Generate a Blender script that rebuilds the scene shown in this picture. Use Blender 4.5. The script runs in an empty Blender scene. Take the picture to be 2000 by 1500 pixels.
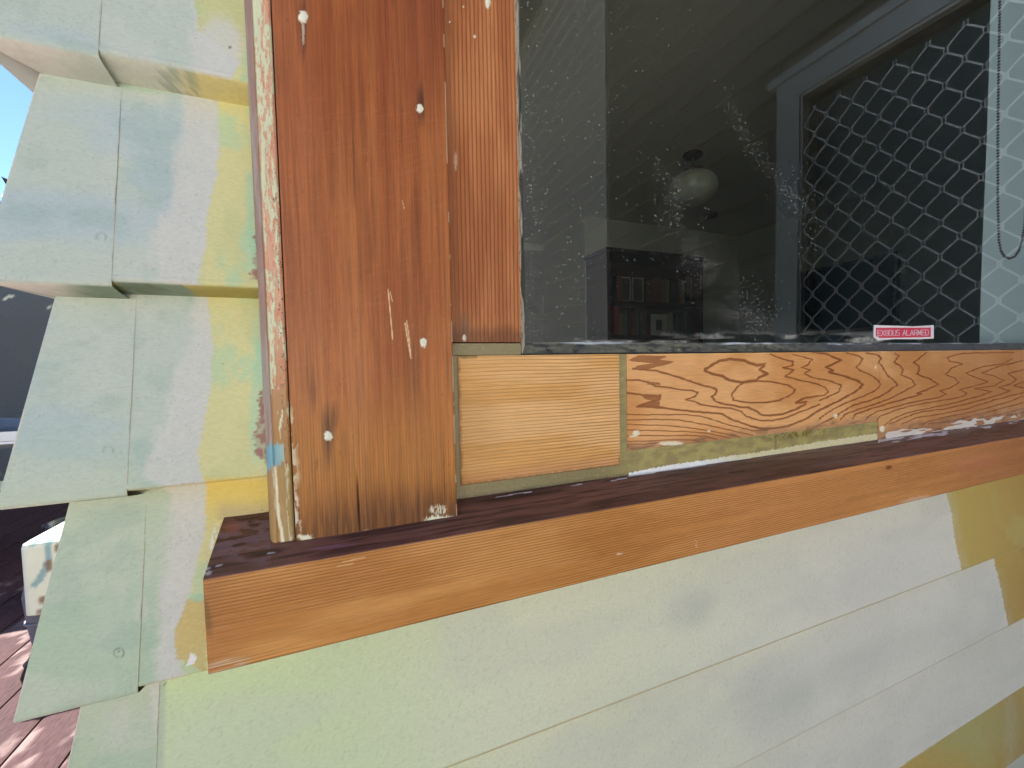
import bpy, bmesh, math, random
import numpy as np
from mathutils import Matrix, Vector
random.seed(7)
SC = bpy.context.scene
COL = SC.collection

# ------------------------------------------------------------------ camera
# World: X runs right along the house wall, Y goes into the house, Z up; the
# origin is level with the lens, on the wall's sheathing.  The deck is 0.95 m lower.
F_PX, CX, CY = 800.0, 1000.0, 750.0
CAM_D = 0.408
_r = np.array([2030., 78., F_PX]); _r /= np.linalg.norm(_r)
_u = np.array([-347., 17250., -800.]); _u -= _r * (_u @ _r); _u /= np.linalg.norm(_u)
_n = np.cross(_u, _r)
if _n[2] < 0: _n = -_n
cam = bpy.data.cameras.new('camera'); cam_ob = bpy.data.objects.new('camera', cam)
COL.objects.link(cam_ob); SC.camera = cam_ob
cam.sensor_width = 36; cam.lens = 36 * F_PX / 2000.0
cam.clip_start = 0.01; cam.clip_end = 500
right = Vector((_r[0], _n[0], _u[0])); up = Vector((_r[1], _n[1], _u[1])); fwd = Vector((_r[2], _n[2], _u[2]))
m = Matrix((right, up, -fwd)).transposed().to_4x4(); m.translation = (0, -CAM_D, 0)
cam_ob.matrix_world = m

# ------------------------------------------------------------------ light
SUN_EL, SUN_AZ = math.radians(47), math.atan2(-0.42, 0.91)       # azimuth from +Y towards +X
sdir = Vector((math.sin(SUN_AZ) * math.cos(SUN_EL), math.cos(SUN_AZ) * math.cos(SUN_EL), math.sin(SUN_EL)))
w = bpy.data.worlds.new('World'); SC.world = w; w.use_nodes = True
nt = w.node_tree; nt.nodes.clear()
sky = nt.nodes.new('ShaderNodeTexSky'); sky.sky_type = 'NISHITA'; sky.sun_disc = False
sky.sun_elevation = SUN_EL; sky.sun_rotation = SUN_AZ
sky.dust_density = 0.0; sky.ozone_density = 4.5; sky.air_density = 0.55
bg = nt.nodes.new('ShaderNodeBackground'); bg.inputs[1].default_value = 0.08
wo = nt.nodes.new('ShaderNodeOutputWorld')
nt.links.new(sky.outputs[0], bg.inputs[0]); nt.links.new(bg.outputs[0], wo.inputs[0])
sun = bpy.data.lights.new('sun', 'SUN'); sun.energy = 4.0; sun.angle = math.radians(0.53); sun.color = (1.0, 0.95, 0.88)
sun_ob = bpy.data.objects.new('sun', sun); COL.objects.link(sun_ob)
sun_ob.rotation_euler = sdir.to_track_quat('Z', 'Y').to_euler(); sun_ob.location = (-3, 6, 8)
SC.view_settings.view_transform = 'Standard'; SC.view_settings.look = 'None'; SC.view_settings.gamma = 1
SC.view_settings.exposure = 2.2
SC.cycles.use_denoising = True
SC.cycles.max_bounces = 10; SC.cycles.transparent_max_bounces = 16
SC.cycles.sample_clamp_indirect = 6

# ------------------------------------------------------------------ helpers
def ray(px, py):
    dx, dy = px - CX, -(py - CY)
    return (dx*_r[0]+dy*_r[1]+F_PX*_r[2], dx*_n[0]+dy*_n[1]+F_PX*_n[2], dx*_u[0]+dy*_u[1]+F_PX*_u[2])
def P(px, py, d):                      # photo pixel -> point on the wall-parallel plane d metres from the lens
    q = ray(px, py); k = d / q[1]
    return (q[0]*k, d - CAM_D, q[2]*k)
def PA(px, py, axis, val):             # photo pixel -> point where coordinate `axis` has value val
    q = ray(px, py); o = (0, -CAM_D, 0)
    k = (val - o[axis]) / q[axis]
    return (q[0]*k, q[1]*k - CAM_D, q[2]*k)
def pix(X, Y, Z):                      # surface point -> photo pixel
    Y = Y + CAM_D
    dx = X*_r[0]+Y*_n[0]+Z*_u[0]; dy = X*_r[1]+Y*_n[1]+Z*_u[1]; dz = X*_r[2]+Y*_n[2]+Z*_u[2]
    dz = np.maximum(dz, 1e-3)
    return CX+F_PX*dx/dz, CY-F_PX*dy/dz

def lin(c):
    c = np.asarray(c, float)/255.
    return np.where(c <= .04045, c/12.92, ((c+.055)/1.055)**2.4)
KA = np.array([1.13, 1.11, 1.07])
def C(r, g, b, k=1.0): return np.clip(lin((r, g, b))*KA*k, 0.004, 0.82)

_tabs = {}
def _tab(seed):
    if seed not in _tabs: _tabs[seed] = np.random.RandomState(seed).rand(256, 256)
    return _tabs[seed]
def vn(x, y, seed=0):
    t = _tab(seed); xi = np.floor(x).astype(int); yi = np.floor(y).astype(int)
    fx = x-xi; fy = y-yi; fx = fx*fx*(3-2*fx); fy = fy*fy*(3-2*fy)
    a = t[xi & 255, yi & 255]; b = t[(xi+1) & 255, yi & 255]; c = t[xi & 255, (yi+1) & 255]; d = t[(xi+1) & 255, (yi+1) & 255]
    return (a*(1-fx)+b*fx)*(1-fy)+(c*(1-fx)+d*fx)*fy
def fbm(x, y, o=4, seed=0):
    s = 0; a = .5; n = 0
    for i in range(o):
        s = s+a*vn(x*2**i, y*2**i, seed+i); n += a; a *= .5
    return s/n
def ss(a, b, x):
    t = np.clip((x-a)/(b-a), 0, 1); return t*t*(3-2*t)
def mix(a, b, m):
    m = np.asarray(m)[..., None]; return a*(1-m)+b*m
def pl(pts, y):                        # x of a polyline given as (y, x)
    p = np.array(pts, float); return np.interp(y, p[:, 0], p[:, 1])
def dseg(px, py, pts):                 # distance to a polyline
    d = np.full(np.shape(px), 1e9)
    for (x0, y0), (x1, y1) in zip(pts[:-1], pts[1:]):
        vx, vy = x1-x0, y1-y0; L = vx*vx+vy*vy+1e-9
        t = np.clip(((px-x0)*vx+(py-y0)*vy)/L, 0, 1)
        d = np.minimum(d, (px-x0-t*vx)**2+(py-y0-t*vy)**2)
    return np.sqrt(d)
def inpoly(px, py, pts):
    ins = np.zeros(np.shape(px), bool); n = len(pts)
    for i in range(n):
        x0, y0 = pts[i]; x1, y1 = pts[(i+1) % n]
        if y0 == y1: continue
        c = ((y0 > py) != (y1 > py)) & (px < (x1-x0)*(py-y0)/(y1-y0)+x0); ins ^= c
    return ins
def ell(px, py, cx, cy, rx, ry, soft=.3, ang=0):
    c, s = math.cos(ang), math.sin(ang); dx, dy = px-cx, py-cy
    r = np.sqrt(((dx*c+dy*s)/rx)**2+((-dx*s+dy*c)/ry)**2)
    return 1-ss(1-soft, 1+soft, r)

def tag(o, label=None, cat=None, group=None, kind=None):
    if label: o['label'] = label
    if cat: o['category'] = cat
    if group: o['group'] = group
    if kind: o['kind'] = kind
    return o
def empty(name, loc=(0, 0, 0)):
    o = bpy.data.objects.new(name, None); o.location = loc; o.empty_display_size = .05; COL.objects.link(o); return o
def link(name, me, mat, parent=None, keep=True):
    o = bpy.data.objects.new(name, me); COL.objects.link(o)
    if mat:
        for mm in (mat if isinstance(mat, (list, tuple)) else [mat]): me.materials.append(mm)
    if parent:
        o.parent = parent
        if keep: o.matrix_parent_inverse = Matrix.Translation(parent_loc(parent)).inverted()
    return o
def parent_loc(p):
    return Vector(p.location) if not p.parent else Vector((0, 0, 0))      # parts keep world coordinates

class G:
    """collects grids and polygons with per-vertex colour (rgb albedo, a = roughness)"""
    def __init__(s): s.v = []; s.c = []; s.f = []; s.n = 0; s.smooth = []
    def add(s, v, c, f, sm=False):
        v = np.asarray(v, float).reshape(-1, 3)
        c = np.asarray(c, float)
        if c.ndim == 1: c = np.tile(c, (len(v), 1))
        c = c.reshape(-1, 4)
        s.v.append(v); s.c.append(c)
        for q in f: s.f.append(tuple(int(i)+s.n for i in q)); s.smooth.append(sm)
        s.n += len(v)
    def grid(s, X, Y, Z, col, thick=None, flip=False, back=True):
        """X,Y,Z (nv,nu); thick = vector giving the body behind the face"""
        nv, nu = X.shape; v = np.stack([X, Y, Z], -1)
        idx = np.arange(nv*nu).reshape(nv, nu)
        q = np.stack([idx[:-1, :-1], idx[:-1, 1:], idx[1:, 1:], idx[1:, :-1]], -1).reshape(-1, 4)
        if flip: q = q[:, ::-1]
        s.gq = getattr(s, 'gq', []); s.gq.append(q+s.n)
        s.v.append(v.reshape(-1, 3)); s.c.append(col.reshape(-1, 4)); s.n += nv*nu
        if thick is not None:
            ring = np.concatenate([idx[0, :], idx[1:, -1], idx[-1, ::-1][1:], idx[::-1, 0][1:-1]])
            vv = v.reshape(-1, 3)[ring]; cc = col.reshape(-1, 4)[ring]; n = len(ring)
            b = vv+np.asarray(thick, float)
            base = s.n
            s.v += [vv, b]; s.c += [cc, cc]; s.n += 2*n
            i = np.arange(n); j = (i+1) % n
            q = np.stack([base+i, base+n+i, base+n+j, base+j], -1)
            if flip: q = q[:, ::-1]
            s.gs = getattr(s, 'gs', []); s.gs.append(q)
            if back:
                t = tuple(int(base+n+k) for k in (i if not flip else i[::-1])); s.f.append(t[::-1]); s.smooth.append(False)
    def box(s, lo, hi, col):
        x0, y0, z0 = lo; x1, y1, z1 = hi
        v = [(x0, y0, z0), (x1, y0, z0), (x1, y1, z0), (x0, y1, z0), (x0, y0, z1), (x1, y0, z1), (x1, y1, z1), (x0, y1, z1)]
        s.add(v, col, [(0, 3, 2, 1), (4, 5, 6, 7), (0, 1, 5, 4), (1, 2, 6, 5), (2, 3, 7, 6), (3, 0, 4, 7)])
    def prism(s, prof, axis, a, b, col):
        """prof: list of 2D pts in the other two axes, extruded a..b along axis"""
        n = len(prof); v = []
        for t in (a, b):
            for p, q in prof:
                v.append((t, p, q) if axis == 0 else (p, t, q) if axis == 1 else (p, q, t))
        f = [tuple(range(n))[::-1], tuple(range(n, 2*n))]+[(i, (i+1) % n, n+(i+1) % n, n+i) for i in range(n)]
        s.add(v, col, f)
    def tube(s, pts, r, col, k=8, rr=None):
        pts = [Vector(p) for p in pts]; n = len(pts); v = []; f = []
        for i, p in enumerate(pts):
            t = (pts[min(i+1, n-1)]-pts[max(i-1, 0)]).normalized()
            a = t.cross(Vector((0, 0, 1)));
            if a.length < .1: a = t.cross(Vector((0, 1, 0)))
            a.normalize(); b = t.cross(a)
            R = rr[i] if rr else r
            for j in range(k):
                th = 2*math.pi*j/k; v.append(p+a*math.cos(th)*R+b*math.sin(th)*R)
        for i in range(n-1):
            for j in range(k): f.append((i*k+j, i*k+(j+1) % k, (i+1)*k+(j+1) % k, (i+1)*k+j))
        f += [tuple(range(k))[::-1], tuple((n-1)*k+j for j in range(k))]
        s.add(v, col, f, True)
    def lathe(s, prof, c, col, k=40):
        v = []; f = []; n = len(prof)
        for r, z in prof:
            for j in range(k):
                th = 2*math.pi*j/k; v.append((c[0]+r*math.cos(th), c[1]+r*math.sin(th), c[2]+z))
        for i in range(n-1):
            for j in range(k): f.append((i*k+j, i*k+(j+1) % k, (i+1)*k+(j+1) % k, (i+1)*k+j))
        s.add(v, col, f, True)
    def build(s, name, mat, parent=None):
        me = bpy.data.meshes.new(name)
        V = np.concatenate(s.v); Cc = np.concatenate(s.c)
        quads = []; sm = []
        for q in getattr(s, 'gq', []): quads.append(q); sm.append(np.ones(len(q), bool))
        for q in getattr(s, 'gs', []): quads.append(q); sm.append(np.zeros(len(q), bool))
        loops = [np.concatenate(quads).ravel()] if quads else []
        tot = [np.full(sum(len(q) for q in quads), 4)] if quads else []
        sml = [np.concatenate(sm)] if quads else []
        if s.f:
            loops.append(np.array([i for f in s.f for i in f])); tot.append(np.array([len(f) for f in s.f])); sml.append(np.array(s.smooth, bool))
        loops = np.concatenate(loops); tot = np.concatenate(tot); sml = np.concatenate(sml)
        start = np.concatenate([[0], np.cumsum(tot)[:-1]])
        me.vertices.add(len(V)); me.vertices.foreach_set('co', V.astype(np.float32).ravel())
        me.loops.add(len(loops)); me.loops.foreach_set('vertex_index', loops.astype(np.int32))
        me.polygons.add(len(tot)); me.polygons.foreach_set('loop_start', start.astype(np.int32)); me.polygons.foreach_set('loop_total', tot.astype(np.int32))
        me.update(calc_edges=True); me.validate()
        me.polygons.foreach_set('use_smooth', sml)
        a = me.color_attributes.new('Col', 'FLOAT_COLOR', 'POINT'); a.data.foreach_set('color', Cc.astype(np.float32).ravel())
        me.update()
        return link(name, me, mat, parent)

# ------------------------------------------------------------------ materials
def newmat(name):
    m = bpy.data.materials.new(name); m.use_nodes = True; t = m.node_tree; t.nodes.clear()
    o = t.nodes.new('ShaderNodeOutputMaterial'); return m, t, o
def surf(name, nscale=900, nstr=.1, bump=.15, bdist=.0004, stretch=(1, 1, 1), spec=.5, vary=0.0, coat=0.0, sss=0):
    m, t, o = newmat(name); N = t.nodes.new; L = t.links.new
    at = N('ShaderNodeAttribute'); at.attribute_name = 'Col'
    tc = N('ShaderNodeTexCoord'); mp = N('ShaderNodeMapping'); mp.inputs['Scale'].default_value = stretch
    L(tc.outputs['Object'], mp.inputs[0])
    n1 = N('ShaderNodeTexNoise'); n1.inputs['Scale'].default_value = nscale; n1.inputs['Detail'].default_value = 3
    L(mp.outputs[0], n1.inputs['Vector'])
    mr = N('ShaderNodeMapRange'); mr.inputs[1].default_value = .3; mr.inputs[2].default_value = .7
    mr.inputs[3].default_value = 1-nstr; mr.inputs[4].default_value = 1+nstr
    L(n1.outputs[0], mr.inputs[0])
    vm = N('ShaderNodeVectorMath'); vm.operation = 'SCALE'; L(at.outputs['Color'], vm.inputs[0]); L(mr.outputs[0], vm.inputs['Scale'])
    b = N('ShaderNodeBsdfPrincipled'); L(vm.outputs[0], b.inputs['Base Color']); L(at.outputs['Alpha'], b.inputs['Roughness'])
    b.inputs['Specular IOR Level'].default_value = spec
    if coat: b.inputs['Coat Weight'].default_value = coat; b.inputs['Coat Roughness'].default_value = .25
    if bump:
        bp = N('ShaderNodeBump'); bp.inputs['Strength'].default_value = bump; bp.inputs['Distance'].default_value = bdist
        L(n1.outputs[0], bp.inputs['Height']); L(bp.outputs[0], b.inputs['Normal'])
    L(b.outputs[0], o.inputs[0]); return m
M_PAINT = surf('sanded_paint', 1, .05, .45, .0006, (260, 260, 620), .35)
M_WOODX = surf('sanded_cedar_along', 1, .13, .35, .0004, (60, 900, 2200), .28)
M_WOODZ = surf('sanded_cedar_upright', 1, .15, .35, .0004, (2200, 900, 45), .28)
M_RESIN = surf('olive_resin', 500, .10, .3, .0006)
M_PUTTY = surf('weathered_putty', 650, .18, .6, .0012)
M_ROUGH = surf('plain_matt', 60, .05, .1, .001)
M_DECK = surf('worn_deck_paint', 60, .25, .5, .003, (3, .6, 1), .12)
M_SMOOTH = surf('smooth_plain', 30, .03, 0)

def glass_mat(name, tint=(.78, .82, .80), dirt=True, k=1.7):
    m, t, o = newmat(name); N = t.nodes.new; L = t.links.new
    tr = N('ShaderNodeBsdfTransparent'); tr.inputs[0].default_value = (*tint, 1)
    gl = N('ShaderNodeBsdfGlossy'); gl.inputs['Roughness'].default_value = 0.0; gl.inputs['Color'].default_value = (.95, 1, .98, 1)
    ge = N('ShaderNodeNewGeometry'); dt = N('ShaderNodeVectorMath'); dt.operation = 'DOT_PRODUCT'
    L(ge.outputs['Normal'], dt.inputs[0]); L(ge.outputs['Incoming'], dt.inputs[1])
    def math_(op, a, b=None):
        q = N('ShaderNodeMath'); q.operation = op
        for i, x in enumerate((a, b)):
            if x is None: continue
            if isinstance(x, (int, float)): q.inputs[i].default_value = x
            else: L(x, q.inputs[i])
        return q.outputs[0]
    a = math_('ABSOLUTE', dt.outputs['Value']); a = math_('SUBTRACT', 1.0, a); a = math_('POWER', a, 5.0)
    a = math_('MULTIPLY', a, .96*k); fr = math_('ADD', a, .04*k); fr = math_('MINIMUM', fr, 1.0)
    mx = N('ShaderNodeMixShader'); L(fr, mx.inputs[0]); L(tr.outputs[0], mx.inputs[1]); L(gl.outputs[0], mx.inputs[2])
    out = mx.outputs[0]
    if dirt:
        at = N('ShaderNodeAttribute'); at.attribute_name = 'Col'          # r: film, g: speck density, b: smear
        tc = N('ShaderNodeTexCoord')
        n1 = N('ShaderNodeTexNoise'); n1.inputs['Scale'].default_value = 1100; n1.inputs['Detail'].default_value = 2
        n2 = N('ShaderNodeTexNoise'); n2.inputs['Scale'].default_value = 130; n2.inputs['Detail'].default_value = 5
        L(tc.outputs['Object'], n1.inputs['Vector']); L(tc.outputs['Object'], n2.inputs['Vector'])
        sp = N('ShaderNodeSeparateColor'); L(at.outputs['Color'], sp.inputs[0])
        thr = math_('SUBTRACT', .90, math_('MULTIPLY', sp.outputs[1], .35))
        def dots(scale, rad, dens, stren, stretch=(1, 1, 1)):
            mp = N('ShaderNodeMapping'); mp.inputs['Scale'].default_value = stretch; mp.inputs['Rotation'].default_value = (math.pi/2, 0, 0); L(tc.outputs['Object'], mp.inputs[0])
            vo = N('ShaderNodeTexVoronoi'); vo.voronoi_dimensions = '2D'; vo.inputs['Scale'].default_value = scale; L(mp.outputs[0], vo.inputs['Vector'])
            sc = N('ShaderNodeSeparateColor'); L(vo.outputs['Color'], sc.inputs[0])
            on = math_('LESS_THAN', sc.outputs[0], math_('MULTIPLY', sp.outputs[1], dens))
            rr = math_('MULTIPLY', math_('ADD', sc.outputs[1], .25), rad)
            near = math_('LESS_THAN', vo.outputs['Distance'], rr)
            return math_('MULTIPLY', math_('MULTIPLY', on, near), math_('MULTIPLY', math_('ADD', sc.outputs[2], .25), stren))
        s1 = math_('ADD', dots(430, .26, .8, .50), dots(240, .17, .40, .60))
        s1 = math_('ADD', s1, dots(800, .32, .9, .16))
        f = math_('ADD', s1, sp.outputs[0]); f = math_('ADD', f, math_('MULTIPLY', sp.outputs[2], n2.outputs[0]))
        f = math_('MINIMUM', f, .8)
        df = N('ShaderNodeBsdfDiffuse'); df.inputs[0].default_value = (.5, .5, .47, 1)
        m2 = N('ShaderNodeMixShader'); L(f, m2.inputs[0]); L(out, m2.inputs[1]); L(df.outputs[0], m2.inputs[2]); out = m2.outputs[0]
    L(out, o.inputs[0]); return m
M_GLASS = glass_mat('window_glass')
def fabric_mat():
    m, t, o = newmat('blind_fabric'); N = t.nodes.new; L = t.links.new
    d = N('ShaderNodeBsdfDiffuse'); d.inputs[0].default_value = (.66, .80, .86, 1)
    tl = N('ShaderNodeBsdfTranslucent'); tl.inputs[0].default_value = (.6, .75, .8, 1)
    tc = N('ShaderNodeTexCoord'); n = N('ShaderNodeTexNoise'); n.inputs['Scale'].default_value = 900; L(tc.outputs['Object'], n.inputs['Vector'])
    bp = N('ShaderNodeBump'); bp.inputs['Strength'].default_value = .3; bp.inputs['Distance'].default_value = .0005; L(n.outputs[0], bp.inputs['Height']); L(bp.outputs[0], d.inputs['Normal'])
    mx = N('ShaderNodeMixShader'); mx.inputs[0].default_value = .2; L(d.outputs[0], mx.inputs[1]); L(tl.outputs[0], mx.inputs[2]); L(mx.outputs[0], o.inputs[0]); return m
M_BLIND = fabric_mat()
def leaf_mat(name, c1, c2):
    m, t, o = newmat(name); N = t.nodes.new; L = t.links.new
    tc = N('ShaderNodeTexCoord'); n = N('ShaderNodeTexNoise'); n.inputs['Scale'].default_value = 3.5; L(tc.outputs['Object'], n.inputs['Vector'])
    r = N('ShaderNodeValToRGB'); r.color_ramp.elements[0].color = (*c1, 1); r.color_ramp.elements[1].color = (*c2, 1); r.color_ramp.elements[0].position = .35; r.color_ramp.elements[1].position = .65
    L(n.outputs[0], r.inputs[0])
    b = N('ShaderNodeBsdfPrincipled'); b.inputs['Roughness'].default_value = .45; L(r.outputs[0], b.inputs['Base Color'])
    tl = N('ShaderNodeBsdfTranslucent'); L(r.outputs[0], tl.inputs[0])
    mx = N('ShaderNodeMixShader'); mx.inputs[0].default_value = .2; L(b.outputs[0], mx.inputs[1]); L(tl.outputs[0], mx.inputs[2]); L(mx.outputs[0], o.inputs[0]); return m
M_LEAF = leaf_mat('dark_leaves', (.012, .02, .012), (.03, .045, .02))
def metal_mat(name, c, r=.3):
    m, t, o = newmat(name); b = t.nodes.new('ShaderNodeBsdfPrincipled'); b.inputs['Metallic'].default_value = 1
    b.inputs['Base Color'].default_value = (*c, 1); b.inputs['Roughness'].default_value = r
    n = t.nodes.new('ShaderNodeTexNoise'); n.inputs['Scale'].default_value = 80
    mr = t.nodes.new('ShaderNodeMapRange'); mr.inputs[3].default_value = r*.8; mr.inputs[4].default_value = r*1.3
    t.links.new(n.outputs[0], mr.inputs[0]); t.links.new(mr.outputs[0], b.inputs['Roughness'])
    t.links.new(b.outputs[0], o.inputs[0]); return m
M_STEEL = metal_mat('bead_steel', (.16, .15, .15), .35)
def clear_mat(name, tint=(.9, .92, .95)):
    return glass_mat(name, tint, False, 1.0)
M_CLEAR = clear_mat('clear_plastic')

# ------------------------------------------------------------------ ground
deck = G()
def deck_col(x, y, seed):
    base = mix(np.array(C(62, 47, 50, 1)), np.array(C(84, 62, 64, 1)), fbm(x*9, y*3, 4, seed))
    fl = ss(.60, .66, fbm(x*40, y*14, 4, seed+9))*ss(.42, .6, fbm(x*3, y*3, 3, seed+5))
    base = mix(base, C(150, 130, 128), fl*.5)
    r = .85-.1*fl
    return np.concatenate([base, (r+0*x)[..., None]], -1)
pw, gap = 0.138, 0.006
kx = -20
x = -4.0
while x < 2.0:
    near = -2.0 < x < -.05
    nu = 10 if near else 2
    ys = np.arange(-2.5, 4.2, .012 if near else .5)
    if near: ys = ys[(ys > -.6) & (ys < 3.2)]; ys = np.concatenate([[-2.5], ys, [4.2]])
    U, V = np.meshgrid(np.linspace(x, x+pw-gap, nu), ys)
    e = np.minimum(U-x, x+pw-gap-U); Z = -.95-.003*(1-ss(0, .006, e))+.0015*(vn(U*3, V*2, 3)-.5)
    deck.grid(U, V, Z, deck_col(U+13*round(x*7), V, 11), (0, 0, -.025)); x += pw
tag(deck.build('deck', M_DECK), kind='structure')
gr = G(); gr.box((-80, -80, -1.35), (80, 80, -1.2), (*C(70, 75, 45), .9)); tag(gr.build('ground', M_ROUGH), kind='structure')
gr = G(); gr.box((-9, -14, -1.1995), (9, -2.6, -1.12), (*C(196, 194, 188), .8)); tag(gr.build('bounce_paving', M_ROUGH), kind='structure')  # pale unseen slab added to bounce sunlight onto the house wall
def fill_house():  # added out of view as a sunlit surface that bounces light back
    rt = empty('unseen_fill_house', (-2, -9, -1.2)); tag(rt, 'unseen cream weatherboard house added behind the camera to bounce sunlight', 'house')
    cw = (*C(222, 218, 206), .6)
    for i in range(20):
        z0 = -1.12+.15*i; g = G(); g.prism([(-9.02, z0), (-9.0, z0), (-9.018, z0+.1495), (-9.04, z0+.1495)], 0, -8, 3.0, cw); g.build('weatherboard', M_ROUGH, rt)
    g = G(); g.box((-8, -12, -1.12), (3.0, -9.05, 1.88), cw); g.build('body', M_ROUGH, rt)
    g = G(); g.prism([(-8.5, 1.885), (-12.5, 1.885), (-10.5, 3.2)], 0, -8.3, 3.3, (*C(110, 108, 105), .7)); g.build('unseen_roof', M_ROUGH, rt)
fill_house()

# ------------------------------------------------------------------ siding paint, laid out from the photo
BLUE = C(172, 188, 190); GREEN = C(166, 188, 165); PRIM = C(196, 198, 192); YEL = C(200, 198, 144); YEL2 = C(212, 190, 96)
MINT = C(160, 200, 168); PINK = C(150, 110, 98); DGRN = C(128, 148, 128)
AB = [(-300, 380), (100, 375), (200, 356), (300, 344), (400, 326), (470, 312), (548, 298), (575, 386), (640, 378), (700, 355), (800, 318), (880, 300), (930, 283), (965, 332), (1100, 326), (1200, 318), (1320, 305), (1340, 305)]
BC = [(-300, 375), (60, 385), (120, 470), (200, 425), (300, 427), (400, 412), (480, 404), (545, 385), (575, 405), (640, 410), (700, 416), (760, 412), (840, 396), (880, 388), (925, 393), (950, 403), (1010, 401), (1060, 393), (1130, 377), (1180, 366), (1220, 352), (1260, 345), (1300, 352), (1335, 380)]
def paint_left(px, py, under, X, Z):
    j = (fbm(X*500, Z*500, 3, 21)-.5)*9 + (fbm(X*90, Z*60, 2, 25)-.5)*16
    k = (fbm(X*400, Z*900, 3, 31)-.5)*9
    cl = mix(BLUE, GREEN, ss(700, 1050, py+160*(fbm(X*15, Z*15, 3, 4)-.5)))
    cl = mix(cl, C(186, 196, 178), .6*ss(.42, .62, fbm(X*9+2, Z*26, 3, 18)))
    cl = mix(cl, PRIM, .5*ss(.5, .72, fbm(X*45, Z*22, 3, 8))*ss(120, 320, px))
    cl = mix(cl, C(140, 168, 156), .30*ss(.55, .75, fbm(X*30+5, Z*45, 4, 14)))
    c = mix(cl, PRIM*(1+.04*(fbm(X*40, Z*30, 3, 2)[..., None]-.5)), ss(-12, 12, px+j*1.6-pl(AB, py)+22*(fbm(X*26, Z*20, 3, 27)-.5))*(.72+.28*fbm(X*260, Z*120, 3, 28)))
    y = mix(YEL, C(190, 192, 140), ss(.45, .7, fbm(X*30, Z*18, 3, 41)))
    y = mix(y, YEL2, .9*ss(925, 945, py)*(1-ss(960, 1060, py)))
    y = mix(y, MINT, .5*ss(.56, .72, fbm(X*60, Z*30, 4, 43)))
    c = mix(c, y, ss(-3, 4, px+k*1.3-pl(BC, py)+14*(fbm(X*70, Z*45, 3, 29)-.5)))
    # mint along the stop bead, pink undercoat flakes
    mm = ss(474, 486, px+k*1.3)*ss(320, 350, py)*(1-ss(520, 540, py))
    mm = np.maximum(mm, ss(0, 8, px+k*1.5-pl([(640, 500), (700, 494), (760, 486), (830, 482), (900, 488)], py))*ss(655, 675, py)*(1-ss(880, 925, py)))
    c = mix(c, MINT, .6*mm)
    fj = (vn(Z*700, Z*90, 51)-.5)*14+(vn(Z*2200, Z*0, 52)-.5)*7
    pk = ss(0, 2, px+fj-pl([(430, 506), (470, 497), (500, 500), (530, 492), (545, 486), (550, 530)], py))*ss(400, 430, py)*(1-ss(548, 552, py))
    pk = np.maximum(pk, ss(0, 2, px+fj-pl([(755, 530), (765, 506), (800, 506), (840, 501), (862, 492), (890, 500), (905, 520), (915, 540)], py))*ss(752, 762, py)*(1-ss(900, 918, py)))
    c = mix(c, PINK, pk*(.45+.55*ss(.38, .55, fbm(X*420, Z*260, 3, 55))))
    # bare ochre patch by the sill end, primer smear
    oc = inpoly(px+k, py+j*.6, [(366, 1168), (402, 1160), (404, 1320), (375, 1300), (345, 1285), (340, 1235), (352, 1205)])
    c = mix(c, C(190, 168, 100), oc*(.55+.4*fbm(X*700, Z*700, 2, 61)))
    c = mix(c, MINT*.95, ell(px, py, 385, 1167, 16, 8, .4)*.8)
    c = mix(c, C(226, 228, 222), inpoly(px+k*.5, py, [(373, 1275), (386, 1283), (380, 1296), (360, 1303), (368, 1290)])*1.0)
    c = mix(c, C(225, 226, 220), ell(px, py, 418, 1050, 5, 26, .4, .25)*(fbm(X*600, Z*600, 2, 3) > .45)*.8)
    c = mix(c, C(160, 140, 120), ss(410, 440, px)*ss(965, 1005, py)*(py < 1015)*.5)
    # top board patches
    c = mix(c, PRIM, ell(px+k*2, py+j, 430, 90, 42, 55, .3)*.8)
    c = mix(c, MINT*.9, ell(px+j, py, 245, 160, 95, 14, .4, .2)*.5)
    # dark flecks
    fk = ss(.74, .80, fbm(X*1100+3, Z*900, 3, 71)); c = mix(c, C(125, 140, 128), fk*.32*(px < 400))
    for (qx, qy, r) in [(449, 92, 3.5), (435, 711, 1.5), (232, 1272, 2.5), (512, 996, 1.5)]: c = mix(c, C(80, 85, 75), ell(px, py, qx, qy, r, r*.8, .4)*.8)
    # underside of the upper lap: dark green filler, then yellow
    u1 = under & (py > 500) & (py < 620)
    dk = u1 & (px+k*.4 < pl([(530, 300), (545, 330), (556, 352), (566, 372), (572, 378), (580, 382)], py)) & (px > 225)
    cu = mix(C(205, 190, 118), C(168, 158, 88), ss(548, 572, py+px*.01))
    c = np.where(u1[..., None], cu, c)
    c = np.where(dk[..., None], mix(DGRN, C(110, 125, 105), ss(.45, .7, fbm(X*120, Z*300, 3, 81))), c)
    u0 = under & (py < 330)
    c = np.where(u0[..., None], mix(C(214, 220, 204), C(222, 212, 150), ss(320, 400, px)), c)  # upper undersides coloured lighter and warmer in place of bounced light
    c = np.where((u0 & (np.abs(px-350) < 35))[..., None], mix(c, DGRN, .5*ss(.4, .6, fbm(X*200, Z*400, 2, 9))), c)
    u2 = under & (py > 880)
    c = np.where(u2[..., None], mix(C(205, 185, 95), C(215, 185, 80), ss(.4, .6, fbm(X*50, Z*300, 2, 5))), c)
    return c
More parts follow.
